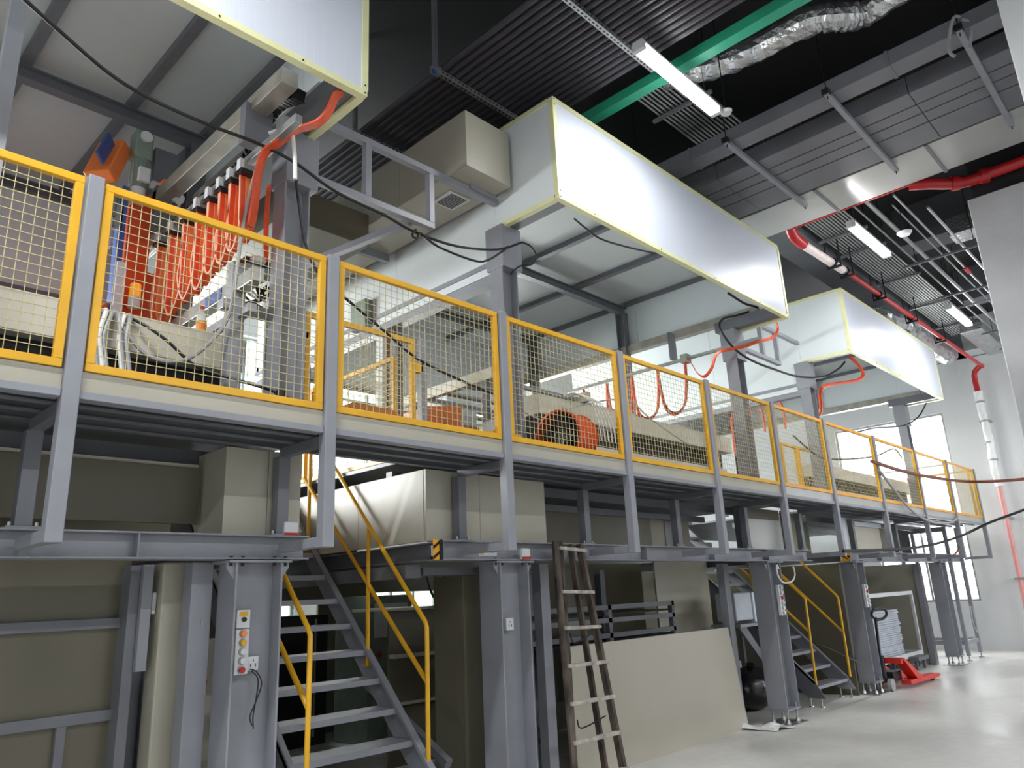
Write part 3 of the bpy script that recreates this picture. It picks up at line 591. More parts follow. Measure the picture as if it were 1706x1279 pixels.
# equipment seen through the stair opening
panels('beige stacked housings seen through the near stair opening', (5.4, 6.6, 0), [
    ('panel', BEIGED, (4.95, 6.4, 6.6, 6.63, .02, .62)), ('panel', BEIGED, (4.95, 6.4, 6.6, 6.63, .63, 1.08)), ('panel', BEIGED, (4.95, 6.4, 6.6, 6.63, 1.09, 1.52)), ('ledge', BEIGE, (4.95, 6.4, 6.5, 6.6, 1.05, 1.09)), ('ledge', BEIGE, (4.95, 6.4, 6.5, 6.6, .6, .63)), ('top_plate', BEIGE, (4.9, 6.45, 6.4, 7.2, 1.52, 1.55))])
t = thing('dark_cabinet', 'tall black cabinet seen between the near stair treads', 'cabinet', (4.6, 8.0, 0))
MB().box(4.7, 5.5, 8.6, 9.2, 0, 1.5).build('body', BLACKM, t, bevel=.01); MB().box(5.3, 5.32, 8.58, 8.6, .1, 1.45).build('edge_strip', GALV, t)
t = thing('operator_machine', 'pale green machine with control panel behind the near stair', 'machine', (5.9, 7.9, 0))
MB().box(5.6, 6.3, 7.9, 8.6, 0, 1.7).build('body', GREENM, t, bevel=.02); MB().box(5.7, 6.2, 7.88, 7.9, 1.2, 1.6).build('screen_panel', CTRL, t); MB().cyl((5.75, 7.87, 1.0), (5.75, 7.85, 1.0), .03, n=12).build('red_button', RED, t)
t = thing('storage_tank', 'tall cream cylinder tank with an oval red mark behind the near stair', 'tank', (2.9, 6.3, 0))
MB().cyl((3.25, 7.2, .02), (3.25, 7.2, 1.35), .28, n=24).build('body', BEIGEL, t, smooth=True)
o = MB(); o.tube([(3.12+.07*math.cos(a*PI/8), 6.92, 1.0+.045*math.sin(a*PI/8)) for a in range(17)], .006, n=5, smooth=1); o.build('red_oval', RED, t)
t = thing('hose_coil', 'black hoses hanging below the deck in the near stair opening', 'hose', (5.3, 6.2, 1.6))
for k in range(3): MB().tube([(5.2+k*.12, 6.3, 1.88), (5.25+k*.1, 6.25, 1.66), (5.45+k*.08, 6.3, 1.555), (5.75, 6.3, 1.62), (5.9, 6.42, 1.57)], .014, n=6).build('hose', BLACK, t, smooth=True)

# ================================================================== STAIRS
def stair(x0, x1, y0, label, ntop=13, rail=None, suffix=''):
    # y0 : y at z = 0 ; climbs along +y at about 45 degrees
    t = thing('steel_stair', label, 'stair', ((x0+x1)/2, y0+.4, 0)); k = .985
    yz = lambda z: y0+z/1.0*k
    for xa, xb in ((x0, x0+.012), (x1-.012, x1)):
        MB().prism([(yz(.11)-.02, .11), (yz(.11)+.22, .11), (yz(2.66)+.16, 2.66), (yz(2.66)-.06, 2.66), (yz(.3)-.10, .3)], 'x', xa, xb).build('stringer', STEELD if xa == x0 else STEEL, t)
        MB().prism([(yz(.3)-.10, .3), (yz(2.66)-.06, 2.66), (yz(2.66)-.04, 2.66), (yz(.3)-.07, .29)], 'x', xa-.0, xa+(.05 if xa == x0 else -.04)).build('stringer_edge', STEEL, t)
    for i in range(ntop):
        z = .255+i*.2; y = yz(z)
        if z > 2.6: break
        tr = MB().box(x0+.014, x1-.014, y-.06, y+.19, z-.004, z).build('tread', STEEL, t)
        sub(MB().box(x0+.014, x1-.014, y-.066, y-.06, z-.04, z), 'nosing', STEEL, tr, t)
    for xa in (x0+.02, x1-.02):
        for dy in (.05, .2): MB().cyl((xa, yz(.11)+dy, .0), (xa, yz(.11)+dy, .012), .035, .03, n=10).cyl((xa, yz(.11)+dy, .012), (xa, yz(.11)+dy, .12), .01, n=8).build('levelling_foot', GALV, t)
    return t, yz
def handrail(x, pts_list, label, posts=()):
    allp = [p_ for L in pts_list for p_ in L]
    t = thing('stair_handrail', label, 'handrail', (x, allp[0][0], min(p_[1] for p_ in allp)))
    for nm, L in zip(('top_rail', 'mid_rail', 'baluster', 'baluster'), pts_list):
        m = MB()
        m.tube([(x, a, b) for a, b in L], .0175, n=10, smooth=1); m.build(nm, YEL, t, smooth=True)
    for a, b in posts: MB().box(x-.03, x+.03, a-.03, a+.03, b-.006, b+.006).build('fixing_plate', YEL, t)
st1, _ = stair(2.64, 3.69, 4.0, 'near grey steel stair rising into the gallery opening')
handrail(3.67, [[(4.44, .45), (4.44, 1.42), (4.46, 1.46), (5.7, 2.79), (6.9, 4.0)], [(4.44, 1.04), (6.2, 2.76)], [(5.17, 1.14), (5.17, 2.2)], [(6.1, 2.05), (6.1, 3.15)]], 'yellow tube handrail on the right of the near stair', [(5.17, 1.14)])
handrail(2.66, [[(4.36, .36), (4.36, 1.43), (4.4, 1.48), (5.6, 2.75)], [(4.36, 1.0), (5.8, 2.45)], [(5.6, 1.7), (5.6, 2.75)]], 'yellow tube handrail on the left of the near stair')
st2, _ = stair(10.58, 11.67, 4.42, 'far grey steel stair beside the pallet truck')
handrail(11.66, [[(4.56, .28), (4.56, 1.38), (4.6, 1.44), (4.98, 1.86), (5.8, 2.7)], [(4.57, .9), (5.6, 1.98)]], 'yellow tube handrail on the right of the far stair')
handrail(10.6, [[(4.62, .28), (4.6, 1.4), (4.65, 1.46), (5.5, 2.3)], [(4.6, .95), (5.5, 1.85)], [(5.35, 1.0), (5.35, 2.3)]], 'yellow tube handrail on the left of the far stair')
solo(MB().bar((11.86, 5.0, .7), (11.86, 4.4, .42), .01, .02), 'thin_rod', GALV, 'thin metal rod leaning right of the far stair', 'rod')

# gates and inner guards on deck
def inner_guard(p0, p1, z0, z1, label, left_hinge=False):
    # axis aligned frame
    ax = 'x' if abs(p1[0]-p0[0]) > abs(p1[1]-p0[1]) else 'y'
    t = thing('inner_guard', label, 'guard panel', ((p0[0]+p1[0])/2, (p0[1]+p1[1])/2, z0))
    w_ = .04
    if ax == 'x':
        y = p0[1]; a, b = sorted((p0[0], p1[0])); B = lambda c, d, e, f_: MB().box(c, d, y-.02, y+.02, e, f_)
    else:
        x = p0[0]; a, b = sorted((p0[1], p1[1])); B = lambda c, d, e, f_: MB().box(x-.02, x+.02, c, d, e, f_)
    B(a, b, z1-w_, z1).build('top_rail', YEL, t, bevel=.003); B(a, b, z0, z0+w_).build('bottom_rail', YEL, t, bevel=.003)
    B(a, a+w_, z0+w_, z1-w_).build('stile', YEL, t, bevel=.003); B(b-w_, b, z0+w_, z1-w_).build('stile', YEL, t, bevel=.003)
    grid(MB(), a+w_, b-w_, z0+w_, z1-w_, p0[1] if ax == 'x' else p0[0], dirn=ax).build('wire_mesh', WIRE, t, kind='stuff')
    return t
g = inner_guard((2.70, 4.62), (3.72, 4.62), 2.74, 3.70, 'yellow mesh gate across the top of the near stair')
MB().box(2.62, 2.72, 4.6, 4.64, 3.48, 3.53).build('hinge_lug', YEL, g); MB().box(3.72, 3.8, 4.6, 4.64, 3.42, 3.5).build('latch_plate', YEL, g)
inner_guard((3.78, 4.95), (3.78, 6.3), 2.74, 3.66, 'yellow inner mesh guard right of the near stair, first length'); inner_guard((3.78, 6.36), (3.78, 7.9), 2.74, 3.66, 'yellow inner mesh guard right of the near stair, second length')
inner_guard((10.56, 4.62), (11.1, 4.62), 2.74, 3.62, 'narrow yellow mesh gate over the far stair, left leaf'); inner_guard((11.14, 4.62), (11.7, 4.62), 2.74, 3.62, 'narrow yellow mesh gate over the far stair, right leaf')
inner_guard((16.2, 5.0), (17.9, 5.0), 2.74, 3.6, 'yellow mesh guard near the end wall window')
solo(MB().box(3.78, 3.84, 4.6, 4.66, 2.72, 3.72), 'gate_post', STEEL, 'grey gate post right of the near stair gate', 'post', bevel=.003)

# ================================================================== STATION ENCLOSURES (hoods)
YH = 3.645; ZB = 4.93; ZT = 5.97
def enclosure(x0, x1, label, left=True, purl=None, back=9.0, mid_post=None, left_low=True, zwin=True):
    t = thing('machine_enclosure', label, 'enclosure', ((x0+x1)/2, 6, 2.72))
    # front sheet and ends
    e = MB().box(x0+.03, x1-.03, YH, YH+.04, ZB+.03, ZT-.03).build('hood_front', WHITEP, t)
    def endpanel(x, s, nm, front, b, zl):
        m = MB(); xa, xb = (x, x+s*.04); xa, xb = min(xa, xb), max(xa, xb)
        m.box(xa, xb, YH+.04, 4.42, ZB+.03, ZT-.03); m.build(nm, WHITEW, t)
        n = 3; ys_ = [4.42+(b-4.42)*i/n for i in range(n+1)]
        for i in range(n): MB().box(xa, xb, ys_[i]+.002, ys_[i+1]-.002, zl, ZT-.03).build('side_panel', WHITEW, t)
    endpanel(x0, 1, 'hood_end', True, back, 4.62)
    endpanel(x1, -1, 'hood_end', True, back, 5.12)
    # cream trims
    w_ = .045
    for nm, bx in (('trim_bottom', (x0, x1, YH-.006, YH+.05, ZB, ZB+w_)), ('trim_top', (x0, x1, YH-.006, YH+.05, ZT-w_, ZT)),
                   ('trim_corner', (x0-.006, x0+w_, YH-.007, YH+w_, ZB+w_, ZT-w_)), ('trim_corner', (x1-w_, x1+.006, YH-.007, YH+w_, ZB+w_, ZT-w_)),
                   ('trim_end', (x0-.006, x0+.05, YH+.05, 4.44, ZB, ZB+w_)), ('trim_end', (x0-.006, x0+.05, YH+.05, back, ZT-w_, ZT)), ('trim_end', (x1-.05, x1+.006, YH+.05, 4.44, ZB, ZB+w_)), ('trim_end', (x1-.05, x1+.006, YH+.05, back, ZT-w_, ZT))):
        MB().box(*bx).build(nm, CREAM, t)
    r = MB()
    for xx in (x0+.02, x1-.02):
        for zz in (ZB+.02, ZB+.08, ZT-.02, ZT-.08): r.cyl((xx, YH-.006, zz), (xx, YH-.011, zz), .006, n=6)
    k = x0+.5
    while k < x1-.3: r.cyl((k, YH-.006, ZB+.02), (k, YH-.011, ZB+.02), .006, n=6); k += .55
    r.build('rivets', BLACKM, t)
    # roof
    pu = purl or []
    xs_ = [x0+.04]+pu+[x1-.04]
    for i in range(len(xs_)-1):
        for (ya, yb) in ((YH+.04, 6.15), (6.15, back)): MB().box(xs_[i]+.001, xs_[i+1]-.001, ya+.001, yb-.001, 5.9, 5.935).build('roof_panel', ROOFP, t)
    for x in pu: MB().box(x-.04, x+.04, YH+.05, back, 5.83, 5.9).build('purlin', STEELD, t, bevel=.003)
    MB().box(x1-.1, x1-.04, YH+.05, back, 5.84, 5.9).build('purlin', STEELD, t)
    MB().hsec((x0+.04, 6.15, 5.77), (x1-.04, 6.15, 5.77), .10, .12).build('cross_beam', STEELD, t)
    MB().hsec((x0+.04, 8.0, 5.77), (x1-.04, 8.0, 5.77), .10, .12).build('cross_beam', STEELD, t)
    # side beams
    MB().box(x1-.16, x1-.04, 4.0, back, 5.06, 5.18).build('side_beam', BAREMET, t, bevel=.004)
    MB().box(x0-.015, x0+.10, 4.44, back, 4.585, 4.63).build('side_beam', STEEL, t); MB().box(x0+.0, x0+.08, 4.5, back, 4.51, 4.584).build('white_strip', WHITEW, t); MB().box(x0+.0, x0+.12, 4.5, back, 4.43, 4.505).build('side_beam', STEEL, t)
    # hood brackets
    for x in (x0+.06, x1-.2): MB().box(x, x+.13, YH+.06, 4.6, ZB+.02, ZB+.16).build('hood_bracket', STEELD, t, bevel=.003)
    # front and rear posts
    for x in (x0-.03, x1-.2):
        if x < -2: continue
        MB().hsec((x+.1, 4.42, 2.72), (x+.1, 4.42, 4.95), .16, .2, .012, .01, up=(1, 0, 0)).build('post', STEEL, t)
        MB().box(x-.008, x+.248, 4.315, 4.535, 4.52, 4.945).build('post_head', STEEL, t, bevel=.004)
    for y in (6.15, 8.0):
        MB().hsec((x1-.14, y, 2.72), (x1-.14, y, 5.72), .12, .14, .01, .008, up=(0, 1, 0)).build('post', STEELD, t)
        MB().hsec((x0+.12, y, 2.72), (x0+.12, y, 5.72), .12, .14, .01, .008, up=(0, 1, 0)).build('post', STEELD, t)
    # back
    n = max(2, int((x1-x0)/1.15))
    for i in range(n): MB().box(x0+(x1-x0)*i/n+.002, x0+(x1-x0)*(i+1)/n-.002, back, back+.04, 4.7, 5.9).build('back_panel', WHITEW, t)
    MB().box(x0, x1, back-.06, back, 4.62, 4.7).build('cross_beam', STEELD, t)
    if mid_post: MB().box(mid_post-.04, mid_post+.04, 4.36, 4.44, 2.72, 5.83).build('post', STEEL, t)
    return t
eA = enclosure(-2.3, 2.545, 'left white panelled enclosure whose hood is cut by the top edge', purl=[-.4, 1.03, 1.83], back=8.0, mid_post=.66)
eB = enclosure(4.56, 9.16, 'middle white panelled enclosure with the large projecting front hood', purl=[5.65, 6.8, 7.95])
eC = enclosure(11.33, 16.1, 'far white panelled enclosure with the smallest projecting front hood', purl=[12.5, 13.65, 14.8])

# grey rectangular frame between enclosures
def rectframe(x0, x1, xe, zt, zb, xm, label):
    t = thing('support_frame', label, 'frame', (x0, 4.4, zb))
    a = .055
    MB().box(x0, xe, 4.37, 4.43, zt-a, zt).build('top_bar', STEEL, t, bevel=.003); MB().box(x0, x1, 4.37, 4.43, zb, zb+a).build('bottom_bar', STEEL, t, bevel=.003)
    for x in (xm, x1-a): MB().box(x, x+a, 4.37, 4.43, zb+a, zt-a).build('stile', STEEL, t, bevel=.003)
rectframe(2.55, 3.76, 4.55, 5.22, 4.64, 3.05, 'grey ladder shaped steel frame between the left and middle enclosures')
rectframe(9.2, 10.45, 11.25, 5.27, 4.72, 9.9, 'grey steel frame between the middle and far enclosures')
# beige duct
t = thing('exhaust_duct', 'beige rectangular exhaust duct with a square grille beside the middle hood', 'duct', (4.2, 5.5, 5.24))
MB().box(3.95, 4.5, 4.154, 5.1, 5.24, 5.8).build('duct_section', BEIGE, t, bevel=.004); MB().box(3.95, 4.5, 5.104, 8.6, 5.24, 5.8).build('duct_section', BEIGE, t, bevel=.004)
MB().box(4.18, 4.5, 4.35, 4.41, 5.19, 5.24).build('support_angle', STEEL, t)
gr = MB().box(4.12, 4.37, 4.56, 4.82, 5.225, 5.24).build('grille', CTRL, t, bevel=.003)
q = MB()
for i in range(10): q.box(4.15, 4.34, 4.585+i*.022, 4.596+i*.022, 5.222, 5.2255)
sub(q, 'slots', BLACKM, gr, t)
q = MB().box(4.02, 4.5, 6.0, 6.06, 5.15, 5.24).build('support_angle', STEEL, t)
solo(MB().box(3.0, 3.949, 5.6, 9.0, 5.0, 5.35), 'exhaust_duct', BEIGED, 'lower beige duct seen behind the ladder shaped frame', 'duct', bevel=.004)
solo(MB().bar((3.55, 4.45, 4.66), (3.0, 7.6, 4.66), .06, .06), 'duct_rail', STEEL, 'grey rail running back below the beige duct', 'rail')

# ================================================================== MACHINERY ON DECK
def cover(x0, x1, label, y0=4.8, y1=5.45, z0=3.2, z1=3.45, low=None):
    t = thing('tank_cover', label, 'machine', ((x0+x1)/2, (y0+y1)/2, 2.72))
    MB().box(x0, x1, y0, y1, z0, z1).build('cover', BEIGEL, t, bevel=.006)
    MB().box(x0+.1, x1-.1, y0+.12, y1-.02, 2.72, z0).build('dark_gap_fill', DARKIN, t)  # near-black block stands in for the shade under the cover
    MB().box(x0, x1, y0+.02, y0+.1, 2.98, 3.02).build('ledge', STEELD, t)
    k = x0+.5
    m = MB()
    while k < x1: m.box(k, k+.004, y0-.0015, y0+.002, z0, z1); k += 1.05
    m.build('panel_joint', STEELD, t)
    if low: MB().box(x0+.3, x1-.2, y0+.0, y0+.1, 2.75, low).build('lower_cover', BEIGEL, t, bevel=.004)
    return t
cover(-2.5, 2.33, 'long beige tank cover behind the leftmost guard panels'); cover(5.46, 9.4, 'long beige tank cover right of the orange fan', z0=3.36, z1=3.57, low=3.12, y1=5.2)
cover(12.3, 17.2, 'long beige tank cover near the end wall window', z0=3.3, z1=3.5, low=3.1, y1=5.2)
# grey support frame A next to the post
t = thing('festoon_support', 'grey welded frame with galvanised rail under the orange cable loops', 'frame', (2.3, 4.7, 2.72))
MB().box(2.1, 2.2, 4.55, 4.65, 2.72, 3.9).build('leg', STEEL, t, bevel=.003); MB().box(2.4, 2.46, 4.55, 4.65, 2.72, 3.62).build('leg', STEEL, t, bevel=.003)
MB().box(2.05, 2.5, 4.56, 4.64, 3.55, 3.62).build('cross_bar', STEEL, t, bevel=.003); MB().box(2.2, 2.5, 4.56, 4.64, 3.86, 3.92).build('cross_bar', STEEL, t, bevel=.003)
MB().box(2.12, 2.2, 4.3, 6.4, 3.68, 3.78).build('lower_rail', GALV, t, bevel=.003); MB().box(2.15, 2.21, 4.4, 5.2, 3.5, 3.56).build('lower_rail', STEEL, t)
MB().box(2.115, 2.12, 4.75, 5.0, 3.69, 3.77).build('blue_marker', BLUE, t)
solo(MB().box(2.34, 2.62, 5.7, 5.73, 2.72, 3.52), 'backing_panel', WHITEW, 'pale panel behind the legs of the grey welded frame', 'panel')
t = thing('valve_block', 'tangle of black and white valve fittings on the grey welded frame', 'fittings', (2.35, 4.7, 3.62))
for k in range(9): MB().tube([(2.25+random.uniform(0, .2), 4.6+random.uniform(-.05, .2), 3.62+random.uniform(0, .1)), (2.3+random.uniform(-.05, .15), 4.62+random.uniform(0, .2), 3.75+random.uniform(0, .05)), (2.25+random.uniform(0, .2), 4.6+random.uniform(0, .15), 3.84)], .01, n=6).build('fitting', random.choice([BLACK, BLACK, WHITEC]), t, smooth=True)
MB().sphere((2.3, 4.6, 3.98), .05, sc=(1.2, 1, .7)).build('white_bag', PLASTW, t, smooth=True); MB().box(2.22, 2.42, 4.62, 4.75, 3.93, 4.0).build('black_block', BLACKM, t)
# festoon rail A and loops
t = thing('festoon_rail', 'galvanised cable trolley rail over the orange cable loops', 'rail', (2.1, 5, 4.6))
MB().box(2.08, 2.13, 3.76, 6.9, 4.58, 4.64).build('c_rail', GALV, t, bevel=.003)
MB().box(1.98, 2.18, 4.25, 4.33, 4.64, 4.95).build('hanger_block', STEELD, t); MB().box(2.02, 2.2, 5.9, 5.98, 4.64, 5.06).build('hanger_block', STEELD, t)
solo(MB().box(2.02, 2.14, 3.85, 6.9, 4.9, 5.02), 'crane_runway', BAREMET, 'bare metal crane runway beam sloping over the orange cable loops', 'beam', bevel=.004)
# cable chain
t = thing('cable_chain', 'black plastic energy chain above the cable trolley rail', 'cable chain', (2.2, 5, 4.7))
cp = spline([(2.22, 3.95, 4.95), (2.2, 4.2, 5.02), (2.2, 4.4, 4.98), (2.2, 4.55, 4.82), (2.2, 4.75, 4.74), (2.2, 5.2, 4.73), (2.2, 6.2, 4.73)], 12)
acc = 0; last = cp[0]
for q_ in cp[1:]:
    if (q_-last).length > .045:
        d = (q_-last).normalized(); n_ = d.cross(V(1, 0, 0)).normalized(); c_ = (q_+last)/2
        MB().bar(c_-n_*.035-d*.018, c_-n_*.035+d*.018, .09, .008, up=n_).bar(c_+n_*.035-d*.018, c_+n_*.035+d*.018, .09, .008, up=n_).bar(c_-n_*.035, c_+n_*.035, .09, .012, up=d).build('link', BLACKM, t)
        last = q_
ys_ = [4.42, 4.58, 4.74, 4.92, 5.12, 5.35, 5.6, 5.85]
for i, y in enumerate(ys_):
    t = thing('cable_trolley', 'small galvanised trolley clipping orange flat cables to the rail, %s from the stair side' % ('first', 'second', 'third', 'fourth', 'fifth', 'sixth', 'seventh', 'eighth')[i], 'trolley', (2.1, y, 4.48))
    MB().box(2.06, 2.15, y-.03, y+.03, 4.52, 4.57).build('body', GALV, t, bevel=.003); MB().box(2.03, 2.06, y-.025, y+.025, 4.5, 4.6).build('side_plate', CTRL, t)
    MB().box(2.03, 2.18, y-.05, y+.05, 4.485, 4.515).build('saddle', BLACKM, t)
for i in range(len(ys_)-1):
    a, b = ys_[i], ys_[i+1]; zl = 3.98-.035*i; 
    t = thing('flat_cable_loop', 'orange flat cable loop hanging from the trolley rail, %s from the stair side' % ('first', 'second', 'third', 'fourth', 'fifth', 'sixth', 'seventh')[i], 'cable', (2.1, (a+b)/2, zl), 'orange festoon cable loops')
    for k in range(3):
        dz = k*.05+random.uniform(-.02, .02); xo = 2.07+k*.04; s_ = (b-a)*.12; bu = .05+.02*k
        pts = [(xo, a+.01, 4.49), (xo, a+.0, 4.35), (xo, a-s_*.5, 4.15), (xo, a+s_*.2-bu*.4, zl+.12+dz), (xo, (a+b)/2-.03, zl+dz-.02), (xo, (a+b)/2+.05, zl+dz), (xo, b+s_, zl+.18+dz), (xo, b+s_*.2, 4.2), (xo, b-.01, 4.35), (xo, b-.01, 4.49)]
        MB().ribbon(pts, (1, 0, 0), .034, .012, 6).build('flat_cable', OCABLE if k != 1 else ORANGEL, t, smooth=True)
        MB().ribbon([(p_[0]-.018, p_[1], p_[2]) for p_ in pts], (1, 0, 0), .006, .015, 6).build('pale_edge', PINKED, t)
solo(MB().ribbon([(2.43, 3.75, 4.96), (2.37, 3.75, 4.91), (2.35, 3.8, 4.81), (2.31, 3.85, 4.73), (2.24, 3.9, 4.68), (2.19, 3.95, 4.66), (2.12, 4.05, 4.58), (2.08, 4.15, 4.53), (2.09, 4.25, 4.4), (2.11, 4.3, 4.28), (2.12, 4.35, 4.16), (2.13, 4.4, 4.11), (2.13, 4.44, 4.2), (2.12, 4.45, 4.36), (2.12, 4.45, 4.5)], (.75, .6, .25), .10, .012, 5), 'flat_cable', OCABLE, 'wide orange flat cable coming down from the left hood corner', 'cable', smooth=True)
solo(MB().box(2.1, 2.2, 3.95, 4.05, 4.66, 4.74), 'cable_clamp', GALV, 'galvanised clamp where the wide orange cable bends', 'clamp', bevel=.004)
solo(MB().ribbon([(2.43, 4.75, 4.7), (2.44, 4.78, 4.4), (2.44, 4.75, 4.1), (2.44, 4.7, 3.9)], (0, 1, 0), .06, .01), 'flat_cable', OCABLE, 'narrow orange cable hanging beside the enclosure post', 'cable')
# hoist unit
t = thing('crane_hoist', 'orange crane column with grey-green gear motor behind the guard', 'hoist', (1.9, 6.1, 2.9))
MB().box(1.86, 2.04, 5.98, 6.2, 2.72, 4.98).build('column', ORANGE, t, bevel=.006)
MB().box(2.06, 2.24, 6.1, 6.3, 2.72, 4.35).build('rear_column', ORANGE, t, bevel=.006)
MB().box(1.78, 1.83, 5.95, 6.05, 3.0, 4.98).build('blue_guide', BLUE, t); MB().box(1.79, 1.86, 5.92, 5.98, 2.95, 4.3).build('white_guide', WHITEP, t)
MB().bar((1.6, 5.95, 4.98), (1.72, 6.05, 5.36), .22, .13).build('orange_cover', ORANGEL, t, bevel=.01)
MB().bar((1.55, 5.83, 5.08), (1.64, 5.92, 5.34), .02, .11).build('blue_sign', BLUE, t)
MB().box(1.82, 1.97, 5.9, 6.05, 5.26, 5.52).build('gearbox', GREENM, t, bevel=.02)
MB().cyl((1.9, 5.93, 5.46), (1.9, 5.88, 5.46), .05, n=16).build('fan_cap', CTRL, t, smooth=True)
MB().cyl((1.9, 5.97, 5.26), (1.9, 5.97, 5.0), .075, n=18).build('motor', GREENM, t, smooth=True)
fn = MB()
for k in range(12):
    a = k*PI/6; fn.bar((1.9+.075*math.cos(a), 5.97+.075*math.sin(a), 5.02), (1.9+.075*math.cos(a), 5.97+.075*math.sin(a), 5.24), .006, .02)
fn.build('cooling_fins', GREENM, t)
MB().box(1.86, 1.95, 5.86, 5.91, 5.03, 5.16).build('terminal_box', CTRL, t, bevel=.006)
MB().cyl((1.9, 5.97, 5.0), (1.9, 5.97, 4.86), .06, n=18).build('brake', CTRL, t, smooth=True)
MB().box(2.0, 2.2, 5.95, 6.1, 5.12, 5.44).build('grey_box', STEELD, t, bevel=.006)
MB().box(2.05, 2.2, 5.85, 6.0, 4.95, 5.12).build('side_gearbox', ORANGEL, t, bevel=.02)
MB().cyl((2.1, 5.82, 4.98), (2.16, 5.74, 4.9), .045, n=16).build('white_motor', CTRL, t, smooth=True)
MB().cyl((2.2, 5.86, 5.08), (2.2, 5.86, 5.12), .04, n=12).build('oil_glass', YEL, t, smooth=True)
t = thing('travel_motor', 'white and grey motor left of the orange crane column', 'motor', (1.7, 6.0, 4.5))
MB().cyl((1.7, 6.0, 4.94), (1.7, 6.0, 4.68), .07, n=16).build('body', GREENM, t, smooth=True); MB().cyl((1.7, 6.0, 4.68), (1.7, 6.0, 4.42), .05, n=16).build('stub', CTRL, t, smooth=True); MB().box(1.74, 1.80, 5.95, 6.05, 4.6, 4.8).build('bracket', STEEL, t)
t = thing('beacon_light', 'amber warning beacon on a white base in front of the orange column', 'beacon', (1.93, 5.88, 3.92))
MB().cyl((1.935, 5.9, 3.93), (1.935, 5.9, 4.02), .045, n=16).build('base', CTRL, t, smooth=True); MB().cyl((1.935, 5.9, 4.02), (1.935, 5.9, 4.13), .045, .04, n=16).build('lens', AMBER, t, smooth=True)
t = thing('trolley_frame', 'orange sloping bracket left of the crane column', 'bracket', (1.5, 6.0, 3.45))
MB().bar((1.45, 5.95, 3.55), (1.78, 6.05, 3.95), .08, .06).build('upper_arm', ORANGEL, t); MB().bar((1.45, 5.95, 3.5), (1.78, 6.05, 3.66), .08, .06).build('lower_arm', ORANGE, t)
solo(MB().box(1.95, 2.28, 6.5, 6.56, 2.72, 4.3), 'orange_screen', ORANGE, 'orange metal sheet behind the hanging cable loops', 'panel')
t = thing('drink_bottle', 'plastic bottle of amber drink with an orange-red cap on the tank cover', 'bottle', (2.04, 4.86, 3.45))
MB().cyl((2.04, 4.86, 3.45), (2.04, 4.86, 3.53), .035, n=16).build('drink', BOTTLE, t, smooth=True); MB().cyl((2.04, 4.86, 3.53), (2.04, 4.86, 3.565), .035, .032, n=16).cyl((2.04, 4.86, 3.565), (2.04, 4.86, 3.62), .032, .014, n=16).build('neck', CLEARP, t, smooth=True); MB().cyl((2.04, 4.86, 3.62), (2.04, 4.86, 3.64), .016, n=12).build('cap', REDC, t, smooth=True); MB().cyl((2.04, 4.86, 3.475), (2.04, 4.86, 3.51), .0355, n=16, caps=False).build('label', ORANGEL, t)
# hoses over cover A
for i in range(8):
    x = 1.30+i*.036; l = ['outermost left', 'second', 'third', 'fourth', 'fifth', 'sixth', 'seventh', 'outermost right'][i]
    j = random.uniform(-.03, .03)
    solo(MB().tube([(x+.05, 5.2, 3.47), (x+.03, 4.95, 3.475), (x, 4.77, 3.42), (x-.02+j, 4.72, 3.25), (x+j, 4.68, 3.05), (x+.01+j, 4.62, 2.8), (x+.02, 4.6, 2.735)], .012+.003*(i % 2), n=7), 'grey_hose', GREYC if i % 3 else WHITEC, 'grey hose draped over the left tank cover, '+l+' of the bundle', 'hose', 'hoses draped over the left tank cover', smooth=True)
# orange fan drum
t = thing('drum_fan', 'round orange ventilation fan drum lying on the gallery deck', 'fan', (5.35, 4.25, 2.72))
A = V(1, .12, 0).normalized(); cfc = V(5.0, 4.2, 2.962); R = .228
prof = [(0, R+.012), (.012, R+.012), (.012, R), (.29, R), (.29, R+.012), (.30, R+.012)]
m = MB(); n = 40; u = V(0, 0, 1); s2 = A.cross(u)
rings = []
for a, r in prof+[(.30, R-.006), (0, R-.006)]: rings += [cfc+A*a+(u*math.cos(2*PI*k/n)+s2*math.sin(2*PI*k/n))*r for k in range(n)]
L = len(prof)+2; m.add(rings, [(i*n+k, i*n+(k+1) % n, ((i+1) % L)*n+(k+1) % n, ((i+1) % L)*n+k) for i in range(L) for k in range(n)])
m.build('drum', ORANGE, t, smooth=True)
MB().cyl(cfc+A*.05, cfc+A*.25, .07, n=18).build('motor_hub', GREENM, t, smooth=True)
for k in range(6):
    a = k*PI/3; d = u*math.cos(a)+s2*math.sin(a); e_ = A.cross(d)
    p0 = cfc+A*.12+d*.06; p1 = cfc+A*.12+d*(R-.02)
    MB().add([p0-e_*.03-A*.02, p0+e_*.03+A*.02, p1+e_*.07+A*.04, p1-e_*.07-A*.04, p0-e_*.03-A*.015, p0+e_*.03+A*.025, p1+e_*.07+A*.045, p1-e_*.07-A*.035], [(0, 1, 2, 3), (7, 6, 5, 4), (0, 4, 5, 1), (1, 5, 6, 2), (2, 6, 7, 3), (3, 7, 4, 0)]).build('blade', BLACKM, t)
g_ = MB()
for r in (.05, .10, .15, .2): g_.tube([cfc+A*.004+(u*math.cos(2*PI*k/24)+s2*math.sin(2*PI*k/24))*r for k in range(25)], .003, n=5, smooth=1)
for k in range(8): a = k*PI/8; g_.bar(cfc+A*.004-(u*math.cos(a)+s2*math.sin(a))*R, cfc+A*.004+(u*math.cos(a)+s2*math.sin(a))*R, .006, .004)
g_.build('guard_grille', BLACKM, t); MB().cyl(cfc+A*.27, cfc+A*.275, R-.01, n=32).build('dark_backing', DARKIN, t)
